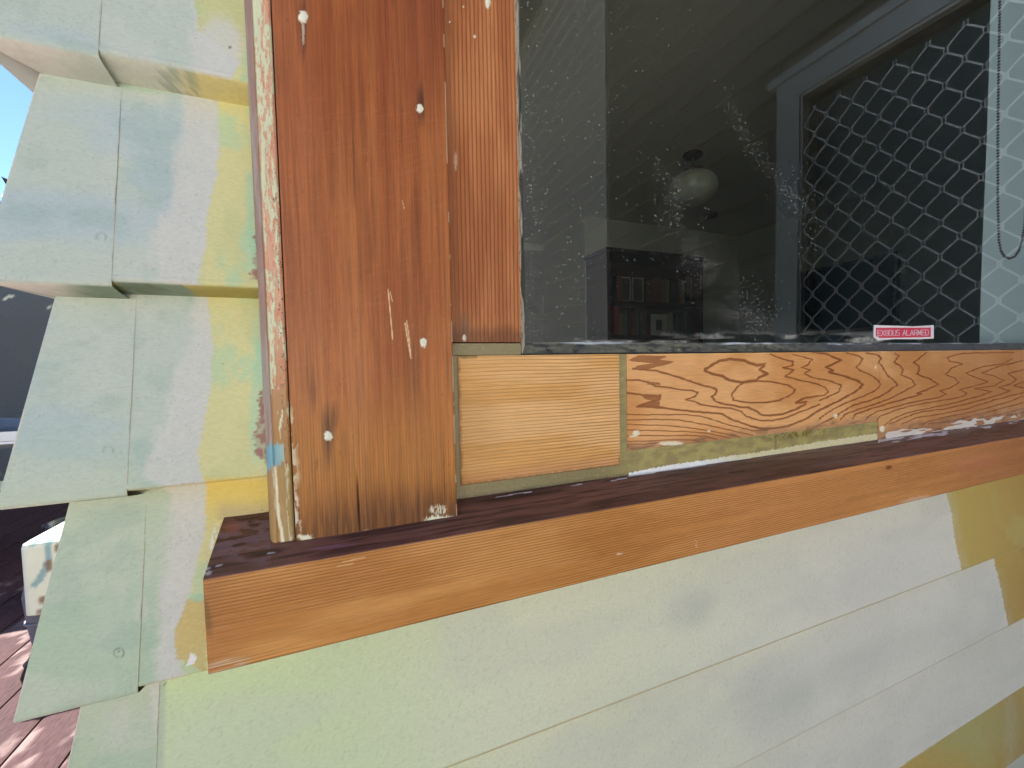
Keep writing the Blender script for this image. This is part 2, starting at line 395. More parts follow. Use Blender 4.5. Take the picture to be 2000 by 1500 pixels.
def paint_below(px, py, under, X, Z):
    c = mix(C(190, 211, 168), C(208, 214, 190), ss(450, 1150, px))
    c = mix(c, C(212, 213, 204), ss(1100, 1800, px))
    c = mix(c, C(192, 196, 188), .30*ss(.4, .65, fbm(X*9, Z*20, 3, 91)))
    lf = 1-ss(-5, 7, px-pl([(1380, 322), (1500, 318)], py))
    c = mix(c, C(170, 188, 166), lf*(py > 1300)*.9)
    n = fbm(X*25, Z*30, 3, 93)
    for (a, b, rx, ry, s, an) in [(1352, 1192, 46, 30, .4, -.5), (1500, 1350, 60, 75, .22, .6), (1660, 1310, 150, 30, .28, -.45), (1240, 1400, 160, 60, .12, -.3), (1720, 1120, 70, 60, .12, 0), (1560, 1180, 90, 20, .08, -.3), (1900, 1260, 70, 40, .15, -.4)]:
        c = mix(c, C(150, 158, 160), ell(px, py, a, b, rx, ry, .8, an)*s*.8*(.5+n))
    wav = ss(0, 30, py-pl([(1100, 1470), (1250, 1410), (1400, 1390), (1500, 1330), (1600, 1300), (1700, 1290), (1760, 1330), (1900, 1260), (2100, 1200)], 0*py)) if False else 0
    k = (fbm(X*500, Z*500, 3, 95)-.5)*7
    Y1 = mix(C(188, 166, 96), C(176, 146, 86), ss(1880, 2050, px)); Y1 = mix(Y1, C(186, 178, 112), .5*ss(.5, .7, fbm(X*14, Z*14, 3, 97)))
    lap1, lap2, lap3 = 1067-.386*(px-2000), 1208-.52*(px-2000), 1340-.656*(px-2000)
    yl = (py < lap1) & (px+k > pl([(900, 1840), (965, 1849), (1000, 1858), (1060, 1866), (1105, 1877), (1150, 1885)], py))
    yl |= (py >= lap1) & (py < lap2) & (px+k > pl([(1060, 1930), (1095, 1942), (1150, 1955), (1215, 1968), (1260, 1975)], py))
    yl |= (py >= lap3-1)
    yl |= (py >= lap2) & (py < lap3) & (px > 2120)
    fe = np.minimum(np.abs(px-pl([(900, 1840), (1105, 1877), (1110, 1944), (1260, 1975)], py)), 40)
    c = mix(c, Y1, yl*(1-.35*(1-ss(0, 22, fe))*fbm(X*300, Z*60, 3, 98)))
    e1 = (np.abs(py-lap1) < 5) & (px < 2000); c = mix(c, C(176, 166, 122), (e1 & (Z > -.3903-.001) & (Z < -.3903+.0022))*.8)
    e2 = (np.abs(py-lap2) < 6); c = mix(c, C(186, 182, 160), (e2 & (Z > -.5434-.001) & (Z < -.5434+.002))*.6)
    c = mix(c, MINT*.85, yl*.25*ell(px, py, 1900, 1420, 120, 60, .7))
    c = mix(c, C(215, 210, 190), under*.5)
    fk = ss(.75, .77, fbm(X*700+3, Z*500, 2, 72)); c = mix(c, C(130, 138, 120), fk*.16)
    c = mix(c, C(70, 80, 60), ell(px, py, 320, 1335, 2.5, 2.5, .4))
    return c
def rgba(c, r): return np.concatenate([np.clip(c, .003, .85), np.broadcast_to(np.asarray(r, float)[..., None], c.shape[:-1]+(1,))], -1)

# ------------------------------------------------------------------ weatherboard wall
wall = empty('weatherboard_wall', (-.194, 0, -.95))
tag(wall, 'house wall of pale green and yellow half sanded bevelled weatherboards below and left of the window', 'wall')
CORN = -.194
laps = [.2245+.15*k for k in range(35, 0, -1)]+[.2245, .0662, -.0859, -.2352, -.3903, -.5434, -.6939, -.845, -.950]
def board_prof(zb, zt, zres):
    """profile points (Y, Z, under?) from the hidden inner end of the butt up the face"""
    p = [(-.001, zb-.0062, 1), (-.009, zb-.0048, 1), (-.018, zb-.003, 1), (-.0262, zb-.0013, 1), (-.0276, zb-.0003, 0), (-.0282, zb+.0012, 0), (-.0281, zb+.003, 0)]
    h = zt-zb; n = max(2, int(h/zres))
    for i in range(1, n+1):
        z = .003+(h-.003)*i/n; p.append((-.0282+.0262*z/h, zb+z, 0))
    return p
def board(zb, zt, x0, x1, dx, dz, paint, mitre=True, parent=wall, extra=None, label=None):
    g = G()
    def piece(x0, x1, zt2, dx):
        pr = board_prof(zb, zt, dz); pr = [q for q in pr if q[1] <= zt2]
        Yp = np.array([q[0] for q in pr]); Zp = np.array([q[1] for q in pr]); Un = np.array([q[2] for q in pr], bool)
        xs = dx if isinstance(dx, np.ndarray) else np.arange(x0, x1+dx, dx)
        U, YY = np.meshgrid(xs, Yp); _, ZZ = np.meshgrid(xs, Zp); _, UN = np.meshgrid(xs, Un.astype(float))
        XX = U.copy()
        if mitre:
            t = np.clip((xs[-1]-U)/(xs[-1]-xs[0]), 0, 1)
            XX = xs[-1]+(U-xs[-1])*(xs[-1]-(CORN+YY))/(xs[-1]-xs[0])
        wob = .0006*(fbm(XX*18, ZZ*14, 3, 5)-.5)+.00018*(fbm(XX*160, ZZ*90, 2, 6)-.5)
        YO = YY+wob*(1-UN)
        px, py = pix(XX, YY, ZZ)
        c = paint(px, py, UN > .5, XX, ZZ)
        g.grid(XX, YO, ZZ, rgba(c, .55+0*XX), (0, .0012, 0), back=False)
    piece(x0, x1, 9, dx)
    if extra: piece(*extra)
    o = g.build('weatherboard', M_PAINT, parent)
    return o
def far_paint(px, py, un, X, Z): return mix(C(190, 196, 178), PRIM, fbm(X*4, Z*9, 3, 6))
nxt = laps[:]
for i, zb in enumerate(laps[1:], 1):
    zt = laps[i-1]-.0055
    if zb > 1.1: board(zb, zt+.008, CORN-.02, 1.99, .08, .05, far_paint)  # unseen upper storey, carried up to keep sun off the wing
    elif zb > .33: board(zb, zt+.008, CORN-.02, -.045, .01, .01, paint_left)
    elif zb > -.1: board(zb, zt+.008, CORN-.02, -.045, .0009, .0011, paint_left)
    elif zb > -.25:                                    # notched round the sill
        board(zb, zt+.008, CORN-.02, -.045, .0009, .0011, paint_left)
        g = None
    elif zb > -.9:
        xs = np.concatenate([np.arange(CORN-.02, 1.4, .0016 if zb > -.5 else .0025), np.arange(1.4, 1.99, .01)])
        board(zb, zt+.008, CORN-.02, 1.99, xs, .0022, lambda a, b, u, X, Z: paint_below(a, b, u, X, Z))
    else: board(zb, zt+.008, CORN-.02, 1.99, .05, .03, far_paint)
# the same boards returning round the corner
for i, zb in enumerate(laps[1:], 1):
    zt = laps[i-1]
    g = G(); ys = np.linspace(0, 3.9, 14)
    pr = board_prof(zb, zt+.002, .05)
    Zp = np.array([q[1] for q in pr]); Op = np.array([q[0] for q in pr])
    V, Z = np.meshgrid(ys, Zp); _, O = np.meshgrid(ys, Op)
    Yv = O+(V)*(3.9-O)/3.9
    g.grid(CORN+O, Yv, Z, rgba(far_paint(0, 0, 0, Yv, Z), .5+0*Z), (.0012, 0, 0), flip=True, back=False)
    g.build('return_weatherboard', M_PAINT, wall)
# folded metal soakers over the mitred corner, one per board
for i, zb in enumerate(laps[1:], 1):
    zt = laps[i-1]-.006; z0 = zb-.0036
    fine = -.4 < zb < .3
    n = 130 if fine else 6; nx = 110 if fine else 4
    h = laps[i-1]-zb
    prz = [(-.002, z0-.0062, 1), (-.014, z0-.0042, 1), (-.0275, z0-.0012, 1), (-.0289, z0, 0), (-.0291, z0+.002, 0)]
    for q in np.linspace(.004, h-.0005, n): prz.append((-.0291+.0262*q/h, zb+q-.002, 0))
    Yp = np.array([q[0] for q in prz]); Zp = np.array([q[1] for q in prz]); Un = np.array([q[2] for q in prz], float)
    xr = -.1515 if i % 2 else -.1525
    t = np.linspace(0, 1, nx)
    T, YY = np.meshgrid(t, Yp); _, ZZ = np.meshgrid(t, Zp); _, UN = np.meshgrid(t, Un)
    slant = -.0035*(1-np.clip((ZZ-zb)/h, 0, 1))
    XX = (CORN-.0005+YY)*(1-T)+(xr+slant)*T
    px, py = pix(XX, YY, ZZ)
    c = paint_left(px, py, UN > .5, XX, ZZ) if zb > -.4 else paint_below(px, py, UN > .5, XX, ZZ)
    if zb > -.4:
        lf = (UN > .5)
        c = np.where(lf[..., None], mix(C(222, 222, 214), np.where((py < 400)[..., None], C(200, 208, 196), DGRN), ss(100, 175, px+30*(fbm(XX*90, ZZ*300, 2, 2)-.5))), c)
    joint = ss(.985, 1.0, T+.008*(fbm(ZZ*220, T*3, 2, 4)-.5))
    c = mix(c, mix(C(188, 176, 150), C(92, 90, 76), ss(.5, .7, fbm(ZZ*60, T*0, 3, 7))), joint*.6*(1-UN))
    wob = .0007*(fbm(XX*20+3, ZZ*12, 3, 5)-.5)
    for (qx, qy) in [(196, 464), (211, 881), (232, 1275)]:
        r = np.sqrt((px-qx)**2+((py-qy)*1.15)**2); wob = wob-.0005*np.exp(-((r-9)/2.2)**2)*(zb > -.3)
        c = mix(c, C(105, 118, 105), np.exp(-((r-10)/1.4)**2)*((py < qy+3) | (fbm(XX*200, ZZ*200, 1, 3) > .6))*(.75 if qy > 1000 else .35))
    g = G(); g.grid(XX, YY+wob*(1-UN), ZZ, rgba(c, .5+0*XX), (0, .0010, 0), back=False)
    # side flange of the fold
    T2, Y2 = np.meshgrid(np.linspace(0, 1, 4), Yp); _, Z2 = np.meshgrid(np.linspace(0, 1, 4), Zp)
    Xs = CORN-.0005+Y2; Ys = Y2+(0.042-Y2)*T2
    cs = far_paint(0, 0, 0, Ys*30, Z2)
    g.grid(Xs, Ys, Z2, rgba(cs, .5+0*Xs), (.001, 0, 0), flip=True, back=False)
    g.build('corner_soaker', M_PAINT, wall)
# sheathing behind the boards (one mesh with the opening)
g = G(); cs = (*C(90, 80, 70), .9)
g.box((CORN+.004, .004, -.95), (-.02, .10, 5.58), cs); g.box((1.87, .004, -.95), (1.99, .10, 5.58), cs)
g.box((-.02, .004, -.95), (1.87, .10, -.22), cs); g.box((-.02, .004, 1.06), (1.87, .10, 5.58), cs)
g.box((CORN+.004, .10, -.95), (CORN+.09, 3.9, 5.58), cs)
g.build('sheathing', M_ROUGH, wall)
g = G(); g.prism([(-.9, 5.60), (-.9, 5.70), (4.2, 6.9), (8.9, 5.28), (8.9, 5.17), (4.2, 6.5)], 0, -.6, 9.0, (*C(110, 108, 105), .7)); g.build('unseen_roof', M_ROUGH, wall)  # out of view; height and overhang set to shade the wing

# ------------------------------------------------------------------ window
win = empty('timber_window', (.6, 0, -.14))
tag(win, 'sanded cedar window frame with dark glass, olive resin joint repairs and a projecting sill', 'window')
def scr(px, py, pts, w):  # thin scratch mask
    return 1-ss(w*.5, w, dseg(px, py, pts))
TAN = .33
def sill_top(y): return -.1426+TAN*(y-(-.073))
CED1, CED2, CED3 = C(168, 104, 56), C(140, 76, 36), C(174, 118, 52)
# --- facing board (left architrave)
def arch_fn():
    x0, x1 = -.0445, .0857
    zs = np.concatenate([np.arange(-.1365, .36, .0009), np.linspace(.37, 1.06, 12)])
    xs = np.concatenate([[x0, x0+.0003, x0+.0008], np.arange(x0+.0014, x1-.0014, .0006), [x1-.0008, x1-.0003, x1]])
    X, Z = np.meshgrid(xs, zs); Y0 = -.050
    px, py = pix(X, Y0+0*X, Z)
    t = X+.0012*(fbm(X*30, Z*6, 2, 1)-.5)
    f1 = fbm(t*900, Z*14, 3, 101); f2 = fbm(t*120, Z*5, 3, 103); f3 = fbm(X*14, Z*8, 3, 105)
    bnd = fbm(X*22+.6*Z, Z*2.2, 3, 109)
    c = mix(CED1, CED2, ss(.3, .7, f2*.25+f3*.35+bnd*.4))
    c = mix(c, CED3, ss(650, 900, py+200*(f3-.5))*.75)
    c = mix(c, C(152, 92, 60), (1-ss(560, 680, px+120*(f3-.5)))*.4*(1-ss(500, 900, py)))
    c = mix(c, C(110, 52, 32), ss(700, 800, px+60*(f2-.5))*(1-ss(120, 300, py))*.45)
    c = c*(1+.55*(f1-.5)[..., None]+.14*(f2-.5)[..., None]+.22*(fbm(t*2200, Z*40, 2, 108)-.5)[..., None])
    c = c*(1-.14*ss(.55, .8, fbm(t*450, Z*10, 2, 107))[..., None])
    # fine growth lines near the foot
    gl = np.exp(-(((t/.0021+.35*fbm(X*40, Z*10, 2, 11)) % 1-.5)/.2)**2)
    c = mix(c, C(100, 54, 26), gl*(.06+.34*ss(760, 960, py)))
    # diagonal sanding marks
    sm = ss(.69, .74, fbm((X+Z*.35)*90, (Z-X*.35)*1300, 2, 113)); c = mix(c, C(190, 130, 85), sm*.10*ss(80, 300, py+60*f3))
    pit = ss(.86, .9, fbm(X*700, Z*160, 2, 155)); c = mix(c, C(84, 46, 28), pit*.4)
    # stain + dark foot
    ft = 1-ss(0, 105, pl([(0, 0)], 0)+((1052-.141*(px-575))-py)+26*(fbm(t*260, Z*12, 3, 115)-.5)*2)
    c = mix(c, C(72, 42, 26), ft*.75*(.55+.45*ss(.35, .6, fbm(t*500, Z*30, 2, 117))))
    bl = inpoly(px+14*(fbm(t*700, Z*30, 2, 119)-.5), py, [(700, 985), (755, 960), (805, 975), (880, 985), (880, 1020), (700, 1035)])
    c = mix(c, C(88, 50, 28), ell(px, py, 790, 1010, 110, 45, .8)*.4)
    # knot cracks around nails
    for (a, b, rx, ry, s) in [(592, 50, 7, 55, .75), (822, 205, 7, 35, .8), (640, 840, 11, 42, .8), (612, 760, 5, 38, .55), (655, 810, 5, 24, .6), (618, 905, 3, 12, .6), (640, 880, 8, 30, .45), (700, 980, 2, 40, .8), (704, 1030, 2, 22, .9)]:
        c = mix(c, C(58, 36, 24), ell(px+5*(fbm(t*500, Z*60, 2, 121)-.5), py, a, b, rx, ry, .7)*s*(.5+.5*ss(.3, .6, fbm(t*1200, Z*30, 2, 123))))
    crack = ell(px-.06*(py-980), py, 700, 985, 1.6, 55, .5)
    c = mix(c, C(30, 20, 14), crack*.8)
    for k_, (a, b, l_) in enumerate([(560, 900, 60), (735, 1010, 40), (818, 1000, 45), (660, 1030, 25), (770, 1030, 30), (600, 720, 50), (868, 940, 60), (690, 300, 80), (540, 420, 60)]):
        c = mix(c, C(62, 36, 22), ell(px-.03*(py-b)+1.5*(fbm(Z*90, X*0+k_, 2, 151)-.5), py, a, b, 1.1, l_, .6)*.55)
    dn = ss(.60, .72, fbm(X*70, Z*9, 3, 153)); c = mix(c, c*.72, dn*.6)
    # lengthwise run of lighter wood and white marks
    H = 0*X
    for pts, wd in [([(758, 566), (763, 620), (767, 662)], 1.5), ([(762, 570), (766, 588)], 1.0), ([(791, 631), (797, 668), (802, 696)], 1.5), ([(794, 626), (798, 652), (803, 700)], 1.2), ([(786, 393), (790, 410)], .7)]:
        c = mix(c, C(224, 190, 150), scr(px, py, pts, wd)*.9)
    WH = C(232, 226, 206)
    jn = 5*(fbm(X*900, Z*900, 2, 131)-.5)
    for (a, b, rx, ry) in [(592, 33, 9, 12), (820, 212, 6.5, 8), (827, 669, 6.5, 9), (641, 852, 8, 9)]:
        mk = ell(px+jn, py+jn, a, b, rx, ry, .15); c = mix(c, WH, mk); H = H-.0006*mk
    mk = ell(px+jn*.6, py, 592, 62, 3, 26, .5)*(fbm(X*1500, Z*200, 2, 5) > .42); c = mix(c, C(205, 190, 170), mk*.7)
    jw = 10*(fbm(X*1400, Z*120, 2, 133)-.5)
    for (a, b, rx, ry) in [(858, 1014, 27, 7), (856, 995, 16, 9), (595, 1050, 15, 6), (716, 1038, 6, 2)]:
        mk = ell(px+jn*2, py+jw, a, b, rx, ry, .25); c = mix(c, C(228, 220, 196), mk*(.95 if b != 995 else .8*(fbm(X*1600, Z*150, 2, 9) > .4)))
    # pale paint caught along both edges
    c = mix(c, C(210, 195, 165), ss(x1-.0012, x1-.0006, X)*(fbm(Z*60, Z*0, 3, 137) > .45)*.8)
    le = (fbm(Z*90, X*200, 3, 143) > .5)*(1-ss(x0+.001, x0+.006, X+.004*(fbm(Z*120, Z*0, 3, 139)-.5)))*ss(780, 830, py)*(1-ss(930, 960, py))
    c = mix(c, C(205, 195, 160), le*.8)
    le2 = (fbm(Z*130, X*300, 3, 145) > .47)*(1-ss(x0+.0015, x0+.004, X+.006*(fbm(Z*200, Z*0, 3, 141)-.5)))*ss(940, 970, py); c = mix(c, C(215, 210, 190), le2*.75)
    ed = np.minimum(X-x0, x1-X); H = H+.0014*(1-np.sqrt(np.clip(1-(1-np.clip(ed/.0014, 0, 1))**2, 0, 1)))
    H = H+.00012*(f1-.5)+.0006*(fbm(X*9, Z*4, 2, 7)-.5)+.0012*crack
    r = .42+.2*(f2-.5)
    g = G(); g.grid(X, Y0+H, Z, rgba(c, r), (0, .04, 0)); return g
def fillers(parent, spots, d, out=.0009, col=(232, 226, 206), name='nail_filler'):
    for k_, (a, b, rx, ry) in enumerate(spots):
        rs = np.random.RandomState(k_+int(a)); g = G(); v = []; f = []; n = 18; c0 = P(a, b, d)
        ex = np.array(P(a+1, b, d))-np.array(c0); ez = np.array(P(a, b+1, d))-np.array(c0)
        wob = 1+.22*(rs.rand(n)-.5)+.25*np.sin(np.arange(n)*2*math.pi/n*2+rs.rand()*6)*rs.rand()
        for j, (s_, h) in enumerate(((1.0, -.0005), (.86, .35*out), (.5, .9*out))):
            for i in range(n):
                th = 2*math.pi*i/n; p = np.array(c0)+ex*rx*s_*wob[i]*math.cos(th)+ez*ry*s_*wob[i]*math.sin(th); v.append((p[0], p[1]-h, p[2]))
        for j in range(2):
            for i in range(n): f.append((j*n+i, j*n+(i+1) % n, (j+1)*n+(i+1) % n, (j+1)*n+i))
        f.append(tuple(2*n+i for i in range(n)))
        g.add(v, (*C(*col), .7), f, True); g.build(name, M_PAINT, parent)
fb = arch_fn().build('facing_board', M_WOODZ, win)
fillers(fb, [(592, 33, 8, 11), (820, 212, 6, 7.5), (827, 669, 6, 8.5), (641, 852, 8, 8.5)], .358)
g = G(); g.box((1.855, -.050, -.13), (1.96, -.006, 1.06), (*CED2, .5)); g.build('facing_board', M_WOODZ, win)
g = G(); g.box((-.0445, -.050, 1.0605), (1.96, -.006, 1.17), (*CED2, .5)); g.build('head_facing', M_WOODX, win)
# --- stop bead with flaking paint
def bead_fn():
    x0, x1 = -.0640, -.0457
    zs = np.concatenate([np.arange(-.1385, .36, .0006), np.linspace(.37, 1.06, 12)])
    n = 46; s = np.linspace(0, 1, n)
    S, Z = np.meshgrid(s, zs)
    # rounded left shoulder, hollow, then flat face
    th = np.clip(S/.45, 0, 1)*math.pi/2
    X = np.where(S < .45, x0+.0062*(1-np.cos(th)), x0+.0062+(x1-x0-.0062)*np.clip((S-.45)/.55, 0, 1))
    Y = np.where(S < .45, -.036-.0125*np.sin(th), -.0485+.0011*np.exp(-((S-.5)/.03)**2)+.0010*ss(.94, 1, S))
    px, py = pix(X, Y, Z); lx = (X-x0)/(x1-x0)
    n1 = fbm(X*900, Z*160, 3, 201); n2 = fbm(X*500+9, Z*60, 3, 203); n3 = fbm(Z*14, X*40, 3, 205)
    c = mix(C(160, 146, 134), C(150, 120, 104), ss(.35, .65, fbm(X*300, Z*22, 3, 207)))      # worn pinkish grey shoulder
    face = ss(.36, .40, lx)
    wood = mix(C(204, 158, 130), C(160, 118, 62), ss(560, 900, py))
    cream = mix(C(206, 208, 180), C(196, 206, 170), n2)
    pat = ss(.47, .50, n2*.62+n3*.30+.10*n1+.05*(lx < .75))
    pat = np.where(py > 760, ss(.56, .59, n2*.62+n3*.30+.12*n1), pat)
    f = mix(wood, cream, pat)
    rim = np.exp(-((pat-.5)/.22)**2); f = mix(f, C(150, 90, 62), rim*.6)
    spk = ss(.6, .64, n1); f = mix(f, C(196, 124, 90), spk*.6*(py < 760))
    dk = ss(.66, .7, fbm(X*1300, Z*500, 3, 209))*ss(.7, .8, lx)*(py > 380); f = mix(f, C(70, 55, 40), dk*.7)
    c = mix(c, f, face)
    low = ss(905, 915, py+6*(n1-.5)*2)
    c = mix(c, mix(C(168, 130, 74), C(150, 128, 74), ss(.5, .8, lx)), low*.9)
    le = np.abs(lx-.42-.1*(n3-.5)-.15*ss(1000, 1060, py)) ; c = mix(c, C(226, 222, 196), (1-ss(.04, .09, le+.1*(n1-.5)))*low*.9)
    re = 1-ss(.02, .10, np.abs(lx-.86)+.2*(n1-.45)); c = mix(c, C(218, 212, 186), re*low*.55*(n2 > .45))
    te = ss(858, 866, py+22*(n1-.5)+30*(n3-.5)+10*lx)*(1-ss(914, 921, py+16*lx+26*(n1-.5)+20*(n2-.5)))*(lx > .05)*(lx < .80+.3*(n3-.3))
    c = mix(c, mix(C(112, 160, 172), C(140, 172, 168), ss(.4, .7, lx)), te)
    we = (1-ss(.01, .05, lx))*(py > 520)*(py < 900); c = mix(c, C(205, 200, 196), we*.6)
    H = -.0003*pat*face*(1-low)-.0002*te+.00015*(n1-.5)
    g = G(); g.grid(X, Y+H, Z, rgba(c, .5-.1*te), (0, .03, 0)); return g
bead_fn().build('stop_bead', M_ROUGH, win)
g = G(); g.box((-.0456, -.0465, -.133), (-.0446, -.02, 1.05), (*C(50, 40, 32), .9)); g.build('joint_gap', M_ROUGH, win)
# --- resin-filled joints: one body just behind the sash timbers
def resin_fn():
    g = G(); resin_part(g, np.concatenate([np.arange(.0868, .78, .0011), np.arange(.785, 1.78, .006)]), np.arange(-.1279, .0101, .0008))
    resin_part(g, np.arange(.0868, .1614, .0011), np.arange(.0103, .0222, .0008)); return g
def resin_part(g, xs, zs):
    X, Z = np.meshgrid(xs, zs); px, py = pix(X, -.0272+0*X, Z)
    n = fbm(X*60, Z*160, 4, 301); n2 = fbm(X*300, Z*300, 3, 303)
    c = mix(C(142, 132, 90), C(166, 156, 100), ss(.35, .65, n)*ss(1150, 1300, px)*.8+.2*n)
    c = mix(c, C(112, 104, 78), (1-ss(1150, 1260, px))*.55)
    c = mix(c, C(196, 178, 60), (1-ss(886, 891, px+4*(n2-.5)))*ss(880, 905, py)*(1-ss(968, 975, py)))
    # darker along the line where the resin meets the sill
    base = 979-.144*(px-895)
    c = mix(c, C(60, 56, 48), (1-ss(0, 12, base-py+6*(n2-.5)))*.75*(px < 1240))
    c = mix(c, C(110, 100, 30), ell(px, py, 1560, 848, 60, 8, .8, -.1)*ss(.45, .6, n2)*.9)
    c = mix(c, C(60, 50, 20), ell(px, py, 1515, 860, 2, 18, .8)*.5)
    st = (py > pl([(1222, 925), (1300, 910), (1400, 895), (1500, 880), (1600, 863), (1700, 848), (1720, 846)], px)+5*(n2-.5)) & (px > 1228)
    c = mix(c, mix(C(226, 226, 226), C(205, 200, 165), ss(1380, 1480, px+30*n)), st*1.0)
    spk = ss(.80, .86, fbm(X*520, Z*520, 3, 305)); c = mix(c, C(205, 200, 160), spk*.6)
    H = .0003*(n2-.5)
    g.grid(X, -.0272+H, Z, rgba(c, .38+0*X), (0, .03, 0))
resin_fn().build('resin_filler', M_RESIN, win)
# --- stile
def stile_fn():
    x0, x1 = .0872, .1614
    zs = np.concatenate([np.arange(.0226, .36, .0009), np.linspace(.37, 1.0, 10)]); xs = np.arange(x0, x1+.0001, .00045)
    X, Z = np.meshgrid(xs, zs); px, py = pix(X, -.028+0*X, Z)
    t = X-.0016*(Z/.35)+.0016*(fbm(X*20, Z*5, 2, 401)-.5)
    ph = (t/.0040) % 1
    ln = np.exp(-((ph-.5)/.13)**2)*ss(x0+.003, x0+.018, X+.01*(fbm(Z*12, X*50, 2, 402)-.5))
    c = mix(C(184, 122, 76), C(160, 98, 56), ss(.35, .7, fbm(X*60, Z*8, 3, 403)))
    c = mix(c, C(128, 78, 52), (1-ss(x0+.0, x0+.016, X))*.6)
    c = c*(1+.22*(fbm(X*1400, Z*30, 2, 405)-.5)[..., None])
    c = mix(c, C(92, 48, 28), ln*.75)
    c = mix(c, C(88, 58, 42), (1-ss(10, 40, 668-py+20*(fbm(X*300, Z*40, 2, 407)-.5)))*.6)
    H = .00035*ln+.0001*(fbm(X*900, Z*20, 2, 409)-.5)
    WH = C(228, 222, 205)
    for (a, b, rx, ry) in [(953, 4, 5, 12), (927, 71, 2.5, 3), (907, 660, 3.6, 6.5), (878, 43, 1.5, 1.5), (890, 315, 3, 18), (905, 13, 1.5, 2)]:
        c = mix(c, WH, ell(px+3*(fbm(X*900, Z*900, 2, 3)-.5), py, a, b, rx, ry, .3)*(.95 if rx != 3 else .35))
    c = mix(c, C(214, 170, 130), scr(px, py, [(872, 300), (876, 480), (880, 640)], 1.6)*(fbm(Z*90, X*0, 2, 8) > .35)*.8)
    c = mix(c, C(120, 95, 75), ell(px, py, 905, 640, 14, 28, .6)*.5)
    c = mix(c, C(205, 190, 165), ss(x1-.0012, x1-.0005, X)*(fbm(Z*160, Z*0, 3, 13) > .38)*.85)
    ed = np.minimum(X-x0, x1-X); H = H+.0008*(1-ss(0, .0009, ed))
    g = G(); g.grid(X, -.028+H, Z, rgba(c, .5+0*X), (0, .028, 0)); return g
fillers(stile_fn().build('stile', M_WOODZ, win), [(953, 4, 5, 12), (907, 660, 3.6, 6.5)], .380, .0007)
g = G(); g.box((1.78, -.028, -.128), (1.8545, .004, 1.0), (*CED1, .5)); g.build('stile', M_WOODZ, win)
g = G(); g.box((.0870, -.0275, 1.0005), (1.8545, .004, 1.0600), (*CED1, .5)); g.build('top_rail', M_WOODX, win)
# --- new cedar block let into the corner
def block_fn():
    x0, x1, z0, z1 = .0945, .2790, -.1150, .0098
    X, Z = np.meshgrid(np.arange(x0, x1+.0001, .0006), np.arange(z0, z1+.0001, .00032)); px, py = pix(X, -.0283+0*X, Z)
    zz = Z+.0022*(fbm(X*14, Z*30, 2, 501)-.5)-.006*(X-x0)*np.clip((-Z)/.1, 0, 1)
    frq = zz/.0034+.9*fbm(X*3, Z*60, 2, 503); ph = frq % 1
    wd = .05+.08*vn(np.floor(frq)*7.3, X*6, 505)
    ln = np.exp(-((ph-.5)/(wd+.04))**2)*(.45+.55*ss(x0, x1, X))
    c = mix(C(224, 178, 122), C(210, 162, 98), ss(.35, .7, fbm(X*10, Z*60, 3, 507)))
    c = c*(1+.14*(fbm(X*30, Z*1500, 2, 509)-.5)[..., None])
    c = mix(c, C(132, 84, 40), ln*.85)
    c = mix(c, C(165, 108, 70), (1-ss(-.112, -.095, Z))*.5)
    ed = np.minimum(np.minimum(X-x0, x1-X), np.minimum(Z-z0, z1-Z))
    c = mix(c, C(96, 76, 44), (1-ss(.0002, .004, ed+.003*(fbm(X*300, Z*300, 3, 511)-.5)))*.6*((X < x0+.02) | (Z < -.105)))
    c = mix(c, C(150, 110, 60), ell(px, py, 930, 840, 40, 70, .8)*.25)
    H = .00022*ln+.0008*(1-ss(0, .001, ed))
    # softly rounded lower right corner
    g = G(); g.grid(X, -.0283+H, Z, rgba(c, .5+0*X), (0, .028, 0)); return g
block_fn().build('cedar_block', M_WOODX, win)
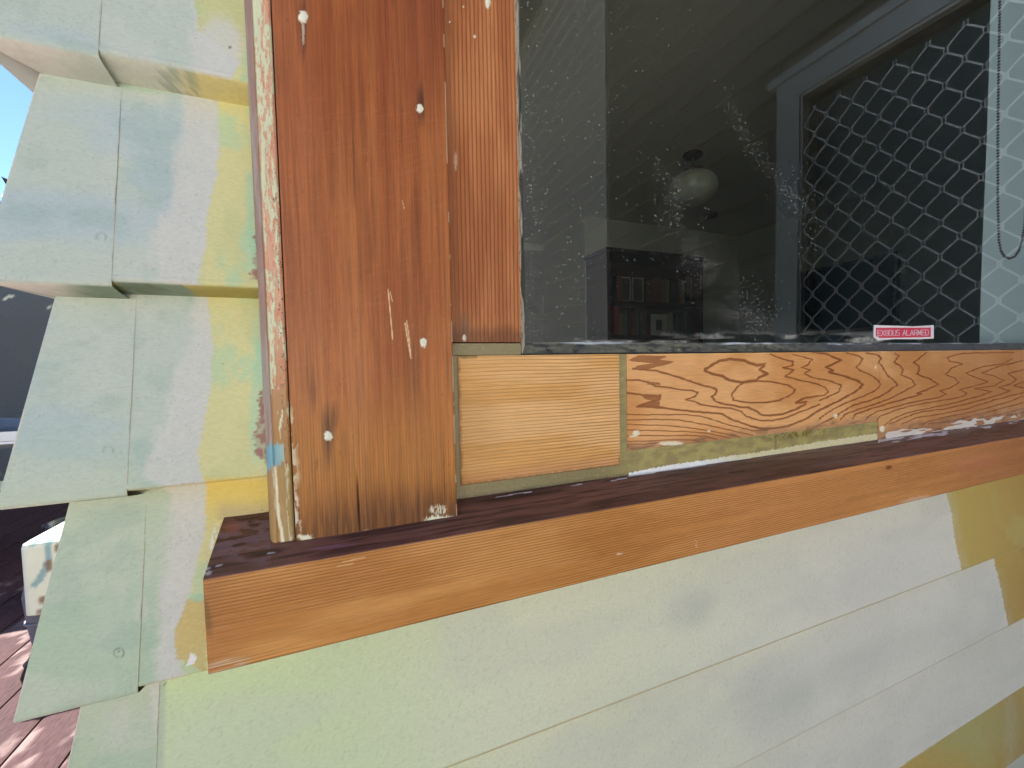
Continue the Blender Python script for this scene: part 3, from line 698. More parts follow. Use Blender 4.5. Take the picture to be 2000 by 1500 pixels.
# --- bottom rail with cathedral grain traced from the photo
RL = [
 ([(120,360),(230,360),(330,380),(400,420),(500,430),(640,455),(760,465),(820,480),(790,520),(700,555),(780,570),(860,605),(1000,625),(1150,640),(1240,670),(1280,710),(1350,740),(1450,760),(1560,755),(1700,720),(1850,660),(2000,600)],12),
 ([(180,250),(400,270),(520,300),(640,335),(760,380),(830,405),(960,435),(1010,455),(980,500),(950,525),(1000,575),(1080,600),(1170,610),(1220,625),(1310,630),(1390,670),(1430,700),(1520,710),(1650,690),(1770,650),(1860,600),(1870,575),(1770,585),(1850,540),(1990,515)],15),
 ([(120,485),(240,500),(330,520),(450,520),(430,560),(300,590),(220,620),(350,620),(520,640),(700,660),(900,680),(1050,690),(1130,740),(1240,780),(1340,815),(1450,835),(1560,835),(1700,810),(1850,750),(1950,690),(2000,655)],15),
 ([(890,255),(960,215),(1030,175),(1130,155),(1290,175),(1320,195),(1390,220),(1470,205),(1420,260),(1490,300),(1420,330),(1390,365),(1240,385),(1120,360),(1080,340),(1050,320),(960,300),(890,270)],22),
 ([(1400,370),(1550,380),(1700,410),(1770,455),(1740,495),(1620,560),(1480,580),(1350,585),(1220,570),(1160,555),(1150,490),(1200,430),(1260,385)],12),
 ([(120,695),(300,700),(500,700),(700,700),(850,715),(950,745),(1080,790),(1200,820),(1350,855),(1500,850)],8),
 ([(120,750),(400,745),(600,750),(720,765),(900,800),(1050,830),(1200,870),(1350,900)],8),
 ([(120,790),(250,800),(500,805),(700,825),(900,850),(1080,885),(1220,920)],7),
 ([(120,850),(400,855),(700,865),(900,880),(1050,910),(1150,940)],7),([(120,905),(400,905),(700,903),(880,910),(1000,940)],7),
 ([(120,960),(350,955),(600,945),(760,945),(850,970)],7),([(120,990),(300,985),(450,970)],7),
 ([(1530,110),(1620,150),(1750,180),(1740,220),(1650,240),(1750,265),(1670,325),(1800,360),(2000,405)],12),
 ([(1750,110),(1930,160),(1900,210),(1830,240),(1910,265),(1850,300),(1920,330),(2000,355)],10)]
RB = [([(0,450),(110,470),(220,515),(190,580),(80,630),(0,660)],10),([(0,510),(60,535),(90,580),(50,610),(0,615)],10),
 ([(-60,190),(50,200),(150,240),(220,265),(160,295),(60,335),(130,370),(90,385),(240,420),(380,470),(430,510),(350,580),(240,640),(120,700),(0,755)],17),
 ([(270,195),(380,225),(430,250),(400,290),(360,330),(400,370),(500,410),(590,480),(600,520),(540,570),(430,620),(280,680),(150,740),(80,790),(0,840)],10),
 ([(460,195),(560,215),(610,245),(580,290),(630,350),(660,410),(740,480),(760,510),(700,560),(600,620),(480,665),(330,710),(230,770),(180,810),(30,880)],12),
 ([(740,195),(780,230),(730,290),(790,320),(820,360),(800,410),(900,450),(940,510),(850,560),(720,630),(560,690),(380,750),(250,800),(210,850)],10),
 ([(1050,195),(1000,230),(920,290),(970,320),(980,370),(950,400),(1080,450),(1160,500),(1050,560),(950,590),(1000,600),(860,640),(680,690),(500,745),(350,800),(330,840)],11),
 ([(1900,190),(1400,200),(1250,240),(1280,280),(1400,300),(1290,350),(1230,405),(1320,440),(1360,490),(1280,540),(1180,570),(1240,600),(1180,630),(900,680),(720,730),(560,770),(440,850)],8),
 ([(1890,250),(1800,300),(1600,330),(1430,390),(1560,450),(1650,475),(1520,520),(1370,555),(1440,590),(1380,630),(1200,660),(950,700),(760,750),(600,810),(560,860)],7),
 ([(2000,270),(1750,330),(1590,390),(1700,420),(1800,465),(1700,520),(1520,545),(1680,575),(1560,620),(1300,690),(1050,740),(830,790),(700,850),(640,900)],7),
 ([(2000,360),(1840,400),(1930,450),(1870,500),(1750,530),(1860,565),(1780,600),(1500,680),(1250,740),(1000,770),(850,820),(690,890)],8),
 ([(2000,480),(1900,515),(2000,540)],7),([(2000,580),(1700,660),(1450,740),(1150,800),(950,830),(800,890)],7),
 ([(2000,620),(1800,690),(1500,770),(1200,830),(1060,870),(1000,910)],7),([(2000,680),(1700,760),(1500,810),(1300,860),(1060,890)],7),([(2000,740),(1750,800),(1450,860)],7)]
RLN = [([(1200+a/5, 670+b/5) for a, b in p], w_/5) for p, w_ in RL]+[([(1600+a/5, 650+b/5) for a, b in p], w_/5) for p, w_ in RB]
RPG = [[(1200+a/5, 670+b/5) for a, b in p] for p in [[(130,165),(240,120),(530,125),(450,160),(590,185),(480,220),(300,260),(170,260),(230,220),(390,200),(200,185)], [(300,375),(440,385),(460,410),(330,405)], [(240,500),(455,500),(455,560),(380,570),(300,545)], [(215,620),(330,585),(450,570),(440,615),(560,640),(420,640),(300,630)]]]
def rail_fn():
    g = G()
    xa = np.arange(.2885, .76, .0007); xb = np.concatenate([np.arange(.76, 1.36, .0010), [1.5, 1.7795]])
    for xs, z0, z1 in ((xa, -.0995, .0098), (xb, -.1277, .0098)):
        zs = np.arange(z0, z1+.0001, .0005)
        X, Z = np.meshgrid(xs, zs); px, py = pix(X, -.0282+0*X, Z)
        jx = px+5*(fbm(px*.05, py*.32, 3, 601)-.5)+2.5*(vn(px*.02, py*.8, 603)-.5); jy = py+1.2*(vn(px*.12, py*.1, 605)-.5)
        c = mix(C(218, 168, 114), C(200, 144, 88), ss(.35, .7, fbm(X*12, Z*20, 3, 607)))
        c = mix(c, C(150, 98, 60), ss(1500, 2000, px)*.6)
        c = c*(1+.12*(fbm(X*60, Z*1200, 2, 609)-.5)[..., None])
        ln = 0*X
        for pts, w_ in RLN:
            x_0 = min(p[0] for p in pts)-12; x_1 = max(p[0] for p in pts)+12
            m_ = (px[0] > x_0) & (px[0] < x_1) if False else ((px.max(0) > x_0) & (px.min(0) < x_1))
            if not m_.any(): continue
            sub = np.zeros_like(X); sub[:, m_] = 1-ss(w_*.35, w_*.75+.5, dseg(jx[:, m_], jy[:, m_], pts)); ln = np.maximum(ln, sub)
        for pg in RPG: ln = np.maximum(ln, inpoly(jx, jy, pg)*.85)
        c = mix(c, C(124, 66, 34), ln*.85)
        dirt = 1-ss(0, 26, pl([(1200, 884), (1600, 842), (1715, 826), (1716, 850), (2000, 812), (2400, 770)], px)-py+14*(fbm(X*60, Z*120, 3, 611)-.5))
        c = mix(c, C(140, 106, 88), dirt*.55)
        c = mix(c, C(95, 72, 62), dirt*ss(.5, .65, fbm(X*40, Z*200, 3, 613))*.6)
        c = mix(c, C(200, 180, 160), ss(1800, 2000, px)*ss(.5, .65, fbm(X*50, Z*120, 3, 615))*(1-ss(0, 60, 830-py-.08*(px-2000)))*.35)
        WH = C(226, 214, 190); jn = 4*(fbm(X*700, Z*700, 2, 617)-.5)
        for (a, b, rx, ry) in [(1243, 846, 7, 6), (1236, 852, 6, 2), (1310, 866, 24, 4), (1632, 812, 4, 4), (1723, 838, 5, 6), (1710, 717, 1.3, 4), (1385, 842, 3, 2)]:
            c = mix(c, WH, ell(px+jn, py+jn, a, b, rx, ry, .25))
        wl = (py > pl([(1700, 846), (1790, 836), (1850, 826), (1920, 818), (2000, 810), (2300, 780)], px)+7*(fbm(X*40, Z*160, 2, 619)-.5)*2) & (px > 1730) & (fbm(X*30, Z*200, 2, 621) > .40)
        c = mix(c, C(206, 200, 196), wl*.95)
        ed = z1-Z
        c = mix(c, C(225, 190, 150), (1-ss(.0003, .0009, ed))*(fbm(X*20, Z*0, 2, 623) > .45)*.8)
        H = .0002*ln+.0006*(1-ss(0, .0008, ed))+.0001*(fbm(X*50, Z*900, 2, 625)-.5)
        g.grid(X, -.0282+H, Z, rgba(c, .5+0*X), (0, .028, 0))
    return g
fillers(rail_fn().build('bottom_rail', M_WOODX, win), [(1243, 846, 6.5, 5.5), (1632, 812, 3.5, 3.5), (1723, 838, 5, 6)], .3798, .0006, (226, 214, 190))
# --- sill
def sill_fn():
    g = G(); x0, x1 = -.0992, 1.985
    xs = np.concatenate([[x0, x0+.0004, x0+.001], np.arange(x0+.002, 1.35, .0013), np.arange(1.36, x1, .02), [x1]])
    # profile: underside -> front face -> rounded arris -> top slope
    pr = [(-.035, -.2165)]+[(-.060, -.2135), (-.0715, -.2116), (-.0726, -.2108), (-.0730, -.2098)]
    for q in np.linspace(-.2092, -.1440, 122): pr.append((-.0730, q))
    pr += [(-.0728, -.1431), (-.0722, -.1427)]
    for q in np.linspace(-.0716, .03, 120): pr.append((q, sill_top(q)-.0002))
    Yp = np.array([p[0] for p in pr]); Zp = np.array([p[1] for p in pr])
    S = np.arange(len(pr)); top = (S > 5+121).astype(float)
    X, Y = np.meshgrid(xs, Yp); _, Z = np.meshgrid(xs, Zp); _, T = np.meshgrid(xs, top)
    px, py = pix(X, Y, Z)
    # left end is cut a touch out of square
    X = X-.0022*np.clip((Y+.073)/.06, 0, 1)*np.exp(-(X-x0)/.02)
    zz = Z+.0022*(fbm(X*5, Z*20, 2, 701)-.5)
    f = fbm(X*8, Z*40, 3, 703)
    c = mix(C(194, 142, 80), C(176, 122, 62), ss(.35, .65, f)); c = mix(c, C(192, 134, 82), ss(1150, 1500, px)*.7); c = mix(c, C(160, 104, 72), ss(1780, 2050, px)*.7)
    c = mix(c, C(158, 106, 62), (1-ss(410, 520, px))*.5)
    c = c*(1+.2*(fbm(X*18, zz*1100, 3, 705)-.5)[..., None])
    ph = (zz/.0025+.8*fbm(X*2.2, Z*12, 2, 707)) % 1
    ln = np.exp(-((ph-.5)/.16)**2)*ss(.35, .6, fbm(X*3+4, Z*90, 3, 709)); c = mix(c, C(116, 68, 28), ln*.72)
    c = mix(c, C(196, 146, 104), ss(.70, .76, fbm(X*30, (Z-X*.02)*1200, 2, 711))*.25)
    jn = 4*(fbm(X*600, Z*600, 2, 713)-.5)
    for (a, b, rx, ry, s, cc) in [(402, 1200, 9, 40, .5, (90, 78, 50)), (1736, 913, 6, 4, .75, (100, 44, 24)), (1787, 975, 26, 4, .5, (215, 190, 170)), (1360, 1063, 1, 8, .5, (225, 210, 190)), (1210, 1082, 6, 1.6, .8, (226, 205, 178)), (540, 1310, 1, 1, 0, (1, 1, 1)), (1900, 905, 50, 14, .3, (190, 120, 96))]:
        c = mix(c, C(*cc), ell(px+jn, py+jn, a, b, rx, ry, .5, -.2)*s)
    c = mix(c, C(200, 180, 150), ell(px, py, 440, 1300, 45, 13, .4, -.25)*ss(.5, .56, fbm(X*40, Z*1500, 2, 715))*.8)
    for pts in [[(660, 1106), (690, 1100)], [(668, 1098), (712, 1088)], [(462, 1118), (500, 1112)]]: c = mix(c, C(222, 190, 150), scr(px, py, pts, 1.0)*.7)
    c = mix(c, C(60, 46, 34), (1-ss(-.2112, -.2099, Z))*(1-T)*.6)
    # top: dark old finish, sheen
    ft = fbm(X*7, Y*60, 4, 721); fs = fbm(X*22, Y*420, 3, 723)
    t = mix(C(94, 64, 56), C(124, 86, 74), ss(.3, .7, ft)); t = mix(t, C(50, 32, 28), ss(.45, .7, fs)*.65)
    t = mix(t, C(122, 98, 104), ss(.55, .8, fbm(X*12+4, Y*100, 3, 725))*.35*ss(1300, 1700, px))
    ptch = ss(.46, .50, fbm(X*95+Y*70, Y*190-X*30, 4, 727))*(px < 528)*(1-ss(1075, 1100, py-.2*(px-440)))
    t = mix(t, C(138, 112, 116), ptch*.6)
    t = mix(t, C(150, 92, 78), ell(px, py, 455, 1028, 18, 12, .6)*.7)
    t = mix(t, C(150, 105, 130), ell(px, py, 650, 1068, 40, 2.2, .7, -.13)*.7)
    t = mix(t, C(30, 26, 28), ell(px, py, 520, 1080, 36, 6, .7, -.2)*.7)
    t = mix(t, C(200, 196, 200), ell(px, py, 406, 1115, 8, 8, .3)*(fbm(X*400, Y*500, 2, 4) > .45)*.8)
    t = mix(t, C(200, 200, 205), (scr(px, py, [(422, 1106), (434, 1103)], 1.8)+scr(px, py, [(522, 1081), (538, 1079)], 1.4))*.8)
    # scuffed primer line against the sash
    back = 979-.144*(px-895)
    t = mix(t, C(215, 214, 220), (np.abs(py-back-2-3*(fbm(X*60, X*0, 2, 6)-.5)) < .9)*(px > 935)*(px < 1225)*(fbm(X*45, X*0+2, 2, 8) > .48)*.8)
    t = mix(t, C(205, 196, 200), ((py-(862-.155*(px-1700))) < 6+8*(fbm(X*30, X*0, 2, 10)-.5)*2)*(px > 1715)*ss(.44, .5, fbm(X*26, Y*260, 3, 12)))
    t = mix(t, C(224, 222, 224), (px > 1228)*(px < 1712)*((py-pl([(1228, 928), (1720, 853)], px)) < 3)*.95)
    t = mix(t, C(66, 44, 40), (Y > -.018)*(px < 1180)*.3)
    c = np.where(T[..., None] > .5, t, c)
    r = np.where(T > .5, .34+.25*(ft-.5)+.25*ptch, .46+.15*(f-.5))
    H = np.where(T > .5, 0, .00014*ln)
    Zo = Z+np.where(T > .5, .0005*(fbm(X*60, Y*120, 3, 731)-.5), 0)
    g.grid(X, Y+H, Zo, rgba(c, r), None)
    n = len(pr); ce = C(150, 96, 54)
    for xi, fl in ((0, 0), (-1, 1)):
        vs = [(X[k, xi], Y[k, xi], Zo[k, xi]) for k in range(0, n)]+[(X[-1, xi], .03, -.2165)]
        f_ = tuple(range(len(vs))); g.add(vs, (*ce, .6), [f_ if fl else f_[::-1]])
    return g
sill_fn().build('sill', M_WOODX, win)
# --- putty bevels
def putty_fn():
    g = G()
    xs = np.concatenate([np.arange(.1614, 1.40, .0013), np.arange(1.40, 1.78, .01)]); s = np.linspace(0, 1, 16)
    X, S = np.meshgrid(xs, s)
    n = fbm(X*120, S*4, 4, 801); n2 = fbm(X*40, S*3, 3, 803)
    Y = -.0278+.0098*S+.0010*(n-.5); Z = .0104+.0128*S+.0012*(n2-.5)*ss(.5, 1, S)
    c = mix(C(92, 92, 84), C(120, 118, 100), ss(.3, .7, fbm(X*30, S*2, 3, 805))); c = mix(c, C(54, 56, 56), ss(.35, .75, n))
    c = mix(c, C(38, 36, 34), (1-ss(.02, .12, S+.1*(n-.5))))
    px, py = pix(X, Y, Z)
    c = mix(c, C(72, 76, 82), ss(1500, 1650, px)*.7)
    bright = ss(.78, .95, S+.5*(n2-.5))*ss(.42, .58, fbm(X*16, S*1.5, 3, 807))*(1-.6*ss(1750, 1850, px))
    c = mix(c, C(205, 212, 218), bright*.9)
    g.grid(X, Y, Z, rgba(c, .42+0*X), (0, .006, -.001), back=False)
    zs = np.arange(.0104, 1.0, .0016); s = np.linspace(0, 1, 10)
    S, Z = np.meshgrid(s, zs); n = fbm(Z*130, S*4, 4, 811)
    X = .1614+.0085*S+.0006*(n-.5); Y = -.0278+.0098*S
    c = mix(C(84, 84, 80), C(205, 200, 185), ss(.45, .6, fbm(Z*50, S*2, 3, 813)+.25*(.5-S))); c = mix(c, C(50, 50, 50), ss(.6, .8, n)*.7)
    g.grid(X, Y, Z, rgba(c, .5+0*X), (.001, .006, 0), back=False)
    return g
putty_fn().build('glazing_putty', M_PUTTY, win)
# --- pane
def pane_fn():
    xs = np.concatenate([np.arange(.158, 1.402, .004), np.arange(1.41, 1.79, .02)]); zs = np.concatenate([np.arange(.006, .36, .003), np.linspace(.37, 1.003, 10)])
    X, Z = np.meshgrid(xs, zs); px, py = pix(X, -.0178+0*X, Z)
    film = .006+.012*(1-ss(1050, 1300, px))*fbm(X*20, Z*20, 3, 901)
    # wiped diagonal bands of dried wash marks
    d1 = dseg(px, py, [(1290, -20), (1350, 70), (1400, 160), (1450, 260), (1500, 330), (1560, 400), (1600, 470)])
    d2 = dseg(px, py, [(1290, 350), (1340, 480), (1400, 560), (1470, 620)])
    sp = .42*np.exp(-(d1/15)**2)*ss(.35, .6, fbm(px/40, py/60, 3, 903))+.62*np.exp(-(d2/40)**2)*(px > 1278)*ss(.2, .5, fbm(px/30, py/30, 3, 905))
    sp = sp+.5*np.exp(-((px-1035)/22)**2)*(py > 150)*ss(.35, .6, fbm(px/20, py/40, 3, 907))+.13*(1-ss(1100, 1400, px))*fbm(px/60, py/60, 3, 911)
    sp = sp+.10*ell(px, py, 1560, 440, 40, 100, .8)
    sp = np.clip(sp, 0, 1.0)
    film = film+.001*np.exp(-(d1/14)**2)+.004*np.exp(-(d2/34)**2)*(px > 1278)
    sme = .9*np.exp(-(np.maximum(660-py, 0)/9)**2)*ss(.5, .65, fbm(px/70, py/9, 3, 909))*(px < 1730)*(px > 1120)
    sme = sme+.10*ell(px, py, 1480, 628, 80, 14, .8, .25)
    c = np.stack([film, sp, np.clip(sme, 0, 1), 1+0*X], -1)
    g = G(); g.grid(X, -.0178+0*X, Z, c); return g
pane_fn().build('glass_pane', M_GLASS, win)

# ------------------------------------------------------------------ alarm sticker on the glass
def sticker():
    root = empty('alarm_sticker', P(1765, 650, .3895))
    tag(root, 'small red and white EXODUS ALARMED sticker on the outside of the glass', 'sticker')
    q = lambda a, b, dd=0: P(1650+a/8, 600+b/8, .3895-dd)
    def plate(name, pts, dd, col, th=.0003):
        g = G(); a = [q(x_, y_, dd) for x_, y_ in pts]; n = len(a); b = [(v[0], v[1]+th, v[2]) for v in a]
        g.add(a+b, (*col, .35), [tuple(range(n))[::-1], tuple(range(n, 2*n))]+[(i, (i+1) % n, n+(i+1) % n, n+i) for i in range(n)])
        return g.build(name, M_SMOOTH, root)
    plate('paper_border', [(455, 278), (1070, 298), (1390, 280), (1390, 488), (1190, 500), (750, 500), (520, 520), (450, 465)], 0, C(235, 225, 232))
    plate('red_field', [(488, 322), (1345, 318), (1345, 465), (750, 478), (540, 480), (530, 458), (488, 455)], .0004, C(205, 62, 88))
    L = {'E': [[(1, 0), (0, 0), (0, 1), (1, 1)], [(0, .5), (.9, .5)]], 'X': [[(0, 0), (1, 1)], [(1, 0), (0, 1)]],
         'O': [[(.15, 0), (.85, 0), (1, .15), (1, .85), (.85, 1), (.15, 1), (0, .85), (0, .15), (.15, 0)], [(.3, .28), (.75, .28)], [(.3, .5), (.75, .5)], [(.3, .72), (.75, .72)]],
         'D': [[(0, 0), (.75, 0), (1, .2), (1, .8), (.75, 1), (0, 1), (0, 0)]], 'U': [[(0, 1), (0, .1), (.12, 0), (.88, 0), (1, .1), (1, 1)]],
         'S': [[(1, 1), (.12, 1), (0, .88), (0, .6), (.12, .5), (.88, .5), (1, .4), (1, .12), (.88, 0), (0, 0)]],
         'A': [[(0, 0), (.5, 1), (1, 0)], [(.2, .35), (.8, .35)]], 'L': [[(0, 1), (0, 0), (1, 0)]],
         'R': [[(0, 0), (0, 1), (.88, 1), (1, .88), (1, .6), (.88, .48), (0, .48)], [(.55, .48), (1, 0)]], 'M': [[(0, 0), (.1, 1), (.5, .15), (.9, 1), (1, 0)]]}
    txt = 'EXODUS ALARMED'; g = G(); x = 516.; adv = (1322-516)/(len(txt)-.35)
    for i, ch in enumerate(txt):
        if ch == ' ': x += adv*.65; continue
        wd = adv*.78
        for st in L[ch]:
            for (a, b), (c_, d_) in zip(st[:-1], st[1:]):
                p0 = np.array([x+a*wd, 0]); base = 444-10*(x-516)/806; hh = 82
                A = np.array([x+a*wd, base-b*hh]); B = np.array([x+c_*wd, base-d_*hh]); t_ = B-A; t_ = t_/np.linalg.norm(t_); nn = np.array([-t_[1], t_[0]])*(3.0 if ch == 'O' else 4.6)
                A = A-t_*3; B = B+t_*3
                v = [q(*(A+nn), .0007), q(*(B+nn), .0007), q(*(B-nn), .0007), q(*(A-nn), .0007)]
                vb = [(k[0], k[1]+.0002, k[2]) for k in v]
                g.add(v+vb, (*C(248, 205, 216), .35), [(0, 1, 2, 3), (7, 6, 5, 4), (0, 4, 5, 1), (1, 5, 6, 2), (2, 6, 7, 3), (3, 7, 4, 0)])
        x += adv
    g.build('lettering', M_SMOOTH, root)
sticker()

# ------------------------------------------------------------------ roller blind and bead chain
bl = empty('roller_blind', (1.281, .055, -.1)); tag(bl, 'pale blue roller blind hanging behind the right part of the glass', 'blind')
g = G(); X, Z = np.meshgrid(np.linspace(1.281, 2.3, 60), np.linspace(-.12, 1.10, 30)); g.grid(X, .052+.0008*np.sin(Z*9)+.001*np.sin(X*14), Z, rgba(X[..., None]*0+np.array([.5, .6, .65]), .8+0*X)); g.build('fabric', M_BLIND, bl)
g = G(); g.box((1.281, .046, -.135), (2.3, .058, -.121), (*C(190, 200, 205), .4)); g.build('bottom_bar', M_SMOOTH, bl)
g = G(); g.tube([(1.27, .07, 1.12), (2.3, .07, 1.12)], .022, (*C(190, 200, 205), .5), 16); g.build('roller', M_SMOOTH, bl)
# sash of the next light that the blind runs behind is out of view; the chain loops in front of the cloth
ch = G(); pts = []
def bez(pts, n):
    out = []
    for (a, b) in zip(pts[:-1], pts[1:]):
        for i in range(n): out.append(np.array(a)+(np.array(b)-np.array(a))*i/n)
    return out
path = [(1953, -400), (1953, 0), (1951, 120), (1949, 250), (1949, 400), (1951, 470), (1955, 490), (1962, 501), (1972, 505), (1982, 501), (1990, 490), (1996, 470), (2001, 440), (2004, 380), (2006, 250), (2006, 0), (2006, -400)]
w3 = [np.array(P(a, b, .438)) for a, b in path]
acc = 0; step = .0061; ico = None
segs = []
for a, b in zip(w3[:-1], w3[1:]):
    d = np.linalg.norm(b-a); 
    while acc < d: segs.append(a+(b-a)*acc/d); acc += step
    acc -= d
bm = bmesh.new(); bmesh.ops.create_icosphere(bm, subdivisions=1, radius=.0027); vv = np.array([v.co[:] for v in bm.verts]); ff = [tuple(v.index for v in f.verts) for f in bm.faces]; bm.free()
for p_ in segs: ch.add(vv+p_, (.2, .2, .2, .3), ff, True)
ch.tube([tuple(p_) for p_ in w3], .0004, (.2, .2, .2, .3), 4)
ch.build('bead_chain', M_STEEL, bl)

# ------------------------------------------------------------------ room behind the glass
CEIL = 1.25
WALLC = (*C(178, 180, 168), .7)
g = G()
g.box((-.2+.1, 3.5, -1.0), (1.95, 3.6, CEIL), (*C(190, 186, 184), .7))  # paler colour stands in for light from the hallway
g.build('room_back_wall', M_ROUGH); tag(bpy.data.objects['room_back_wall'], kind='structure')
g = G(); g.box((1.90, 2.65, -1.0), (3.80, 2.75, CEIL), WALLC); g.box((1.90, 2.7505, -1.0), (1.98, 3.4995, CEIL), WALLC)
tag(g.build('room_inner_wall', M_ROUGH), kind='structure')
g = G(); g.box((3.70, .1005, -1.0), (3.80, 2.6495, CEIL), WALLC); g.box((CORN+.092, .1005, -1.0), (-.099, 3.4995, CEIL), WALLC)
g.box((1.995, .004, -1.0), (3.6995, .10, CEIL), WALLC); tag(g.build('room_side_wall', M_ROUGH), kind='structure')
g = G(); g.box((-.2, .004, CEIL+.0005), (3.8, 3.6, CEIL+.05), (*C(205, 205, 190), .6)); tag(g.build('ceiling', M_ROUGH), kind='structure')
g = G(); g.box((-.2, .1005, -1.05), (3.8, 3.6, -1.0005), (*C(120, 85, 55), .35)); tag(g.build('room_floor', M_SMOOTH), kind='structure')
# doorway casing on the back wall
dw = empty('hall_doorway', (1.1, 3.49, -1.0)); tag(dw, 'pale casing round a dark sheet standing in for a shaded doorway, at the back of the room', 'door')
dpt = lambda px, py: P(px, py, 3.89)
xl, xr_ = dpt(1020, 600)[0], dpt(1068, 600)[0]; xj = dpt(1092, 600)[0]; zt_ = dpt(1060, 492)[2]
g = G(); g.box((xl-.3, 3.47, -.99), (xr_, 3.495, zt_), (*C(110, 106, 110), .5)); g.build('shade_sheet', M_SMOOTH, dw)  # dark sheet in place of the shaded doorway
g = G(); g.box((xr_+.001, 3.455, -.99), (xj-.03, 3.4985, zt_+.05), (*C(210, 215, 215), .45)); g.box((xj-.029, 3.44, -.99), (xj, 3.4985, zt_+.05), (*C(225, 235, 240), .4)); g.box((xl-.35, 3.455, zt_+.001), (xr_, 3.4985, zt_+.07), (*C(200, 205, 205), .45)); g.build('casing', M_SMOOTH, dw)
# pendant
pc = PA(1353, 300, 2, CEIL); pd = empty('pendant_light', (pc[0], pc[1], CEIL)); tag(pd, 'unlit opal glass globe pendant hanging from the room ceiling', 'ceiling light')
g = G(); g.lathe([(0, -.001), (.055, -.001), (.058, -.012), (.05, -.022), (0, -.025)], (pc[0], pc[1], CEIL), (*C(70, 62, 50), .4)); g.build('ceiling_rose', M_SMOOTH, pd)
g = G(); g.tube([(pc[0], pc[1], CEIL-.02), (pc[0], pc[1], CEIL-.11)], .007, (*C(60, 52, 40), .4)); g.build('stem', M_SMOOTH, pd)
g = G(); g.lathe([(0, -.085), (.052, -.088), (.056, -.10), (.056, -.135), (0, -.135)], (pc[0], pc[1], CEIL), (*C(80, 50, 28), .35)); g.build('gallery', M_SMOOTH, pd)
gp = [(0.05, -.12)]+[(.138*math.sin(t)**.8, -.205+.095*math.cos(t)) for t in np.linspace(.35, math.pi, 22)]
g = G(); g.lathe(gp, (pc[0], pc[1], CEIL), (*C(175, 180, 168), .3)); g.build('globe', M_SMOOTH, pd)
# smoke alarm
q = PA(1388, 417, 2, CEIL); g = G(); g.lathe([(0, 0), (.055, 0), (.055, -.018), (.045, -.03), (0, -.033)], (q[0], q[1], CEIL-.0005), (*C(70, 66, 60), .5)); tag(g.build('smoke_alarm', M_SMOOTH), 'small round dark disc fitting on the ceiling behind the globe', 'smoke alarm')
# bookcase
bc = empty('bookcase', (2.35, 2.45, -1.0)); tag(bc, 'dark brown timber bookcase filled with books against the inner wall', 'bookcase')
DB = (*C(52, 34, 24), .45); DR = (*C(70, 34, 26), .45); by0, by1, bx0, bx1, bt = 2.342, 2.645, 1.905, 2.90, .905
g = G(); g.box((bx0, by0, -1.0), (bx0+.03, by1, bt-.03), DR); g.build('side_panel', M_SMOOTH, bc)
g = G(); g.box((bx1-.03, by0, -1.0), (bx1, by1, bt-.03), DR); g.build('side_panel', M_SMOOTH, bc)
g = G(); g.box((bx0-.02, by0-.02, bt-.0295), (bx1+.02, by1, bt), DB); g.build('top', M_SMOOTH, bc)
g = G(); g.box((bx0+.031, by1-.02, -.99), (bx1-.031, by1-.002, bt-.031), DB); g.build('back_panel', M_SMOOTH, bc)
shz = [.50, .225, -.06, -.35, -.65, -.95]
for z_ in shz: g = G(); g.box((bx0+.031, by0+.01, z_-.025), (bx1-.031, by1-.021, z_), DB); g.build('shelf', M_SMOOTH, bc)
bkc = [(92, 88, 80), (130, 48, 50), (70, 74, 80), (150, 145, 130), (60, 44, 36), (48, 60, 66), (120, 100, 80), (40, 36, 34), (96, 60, 44)]
words = ['grey', 'dull red', 'slate', 'pale', 'brown', 'blue grey', 'tan', 'black', 'rust']
rb = random.Random(3)
ORD = 'first second third fourth fifth sixth seventh eighth ninth tenth eleventh twelfth thirteenth fourteenth fifteenth sixteenth seventeenth eighteenth nineteenth twentieth'.split()+['number %d' % i for i in range(21, 50)]
for si, z_ in enumerate(shz[:3]):
    x_ = bx0+.05; k_ = 0
    sh = ['top', 'middle', 'lower'][si]
    while x_ < bx1-.08:
        if si == 1 and abs(x_-2.36) < .06: x_ = 2.56; continue
        if si == 0 and 2.05 < x_ < 2.42: x_ = 2.45; continue
        t_ = rb.uniform(.022, .048); h_ = rb.uniform(.17, .235); ci = rb.randrange(9) if not (si == 2 and k_ == 2) else 1; dd = rb.uniform(.13, .2)
        g = G(); g.box((x_, by0+.04, z_+.0005), (x_+t_, by0+.04+dd, z_+h_), (*C(*bkc[ci]), .6))
        g.box((x_+.003, by0+.042, z_+h_+.0002), (x_+t_-.003, by0+.035+dd, z_+h_+.0012), (*C(180, 175, 160), .8))
        o = g.build('book', M_SMOOTH); tag(o, '%s book, %s from the left on the %s visible shelf of the bookcase' % (words[ci], ORD[k_], sh), 'book', 'books in the bookcase')
        x_ += t_+rb.uniform(.001, .012); k_ += 1
for (a, b, lbl, tilt) in [((1205, 515), (1222, 550), 'left thin pale picture frame leaning on the top shelf', .06), ((1228, 515), (1248, 552), 'second thin pale picture frame leaning on the top shelf', .05)]:
    p0, p1 = P(*a, 2.76), P(*b, 2.76); g = G()
    x0_, x1_ = 2.06+(.0 if lbl[0] == 'l' else .13), 0; z_ = shz[0]+.002
    for (u0, u1, v0, v1) in [(0, .11, 0, .008), (0, .008, .0085, .19), (.102, .11, .0085, .19), (0, .11, .1905, .198)]:
        g.box((x0_+u0, by0+.05, z_+v0), (x0_+u1, by0+.062, z_+v1), (*C(150, 148, 140), .4))
    g.box((x0_+.0085, by0+.055, z_+.0085), (x0_+.1015, by0+.06, z_+.19), (*C(60, 56, 50), .4)); tag(g.build('picture_frame', M_SMOOTH), lbl, 'picture frame', 'frames in the bookcase')
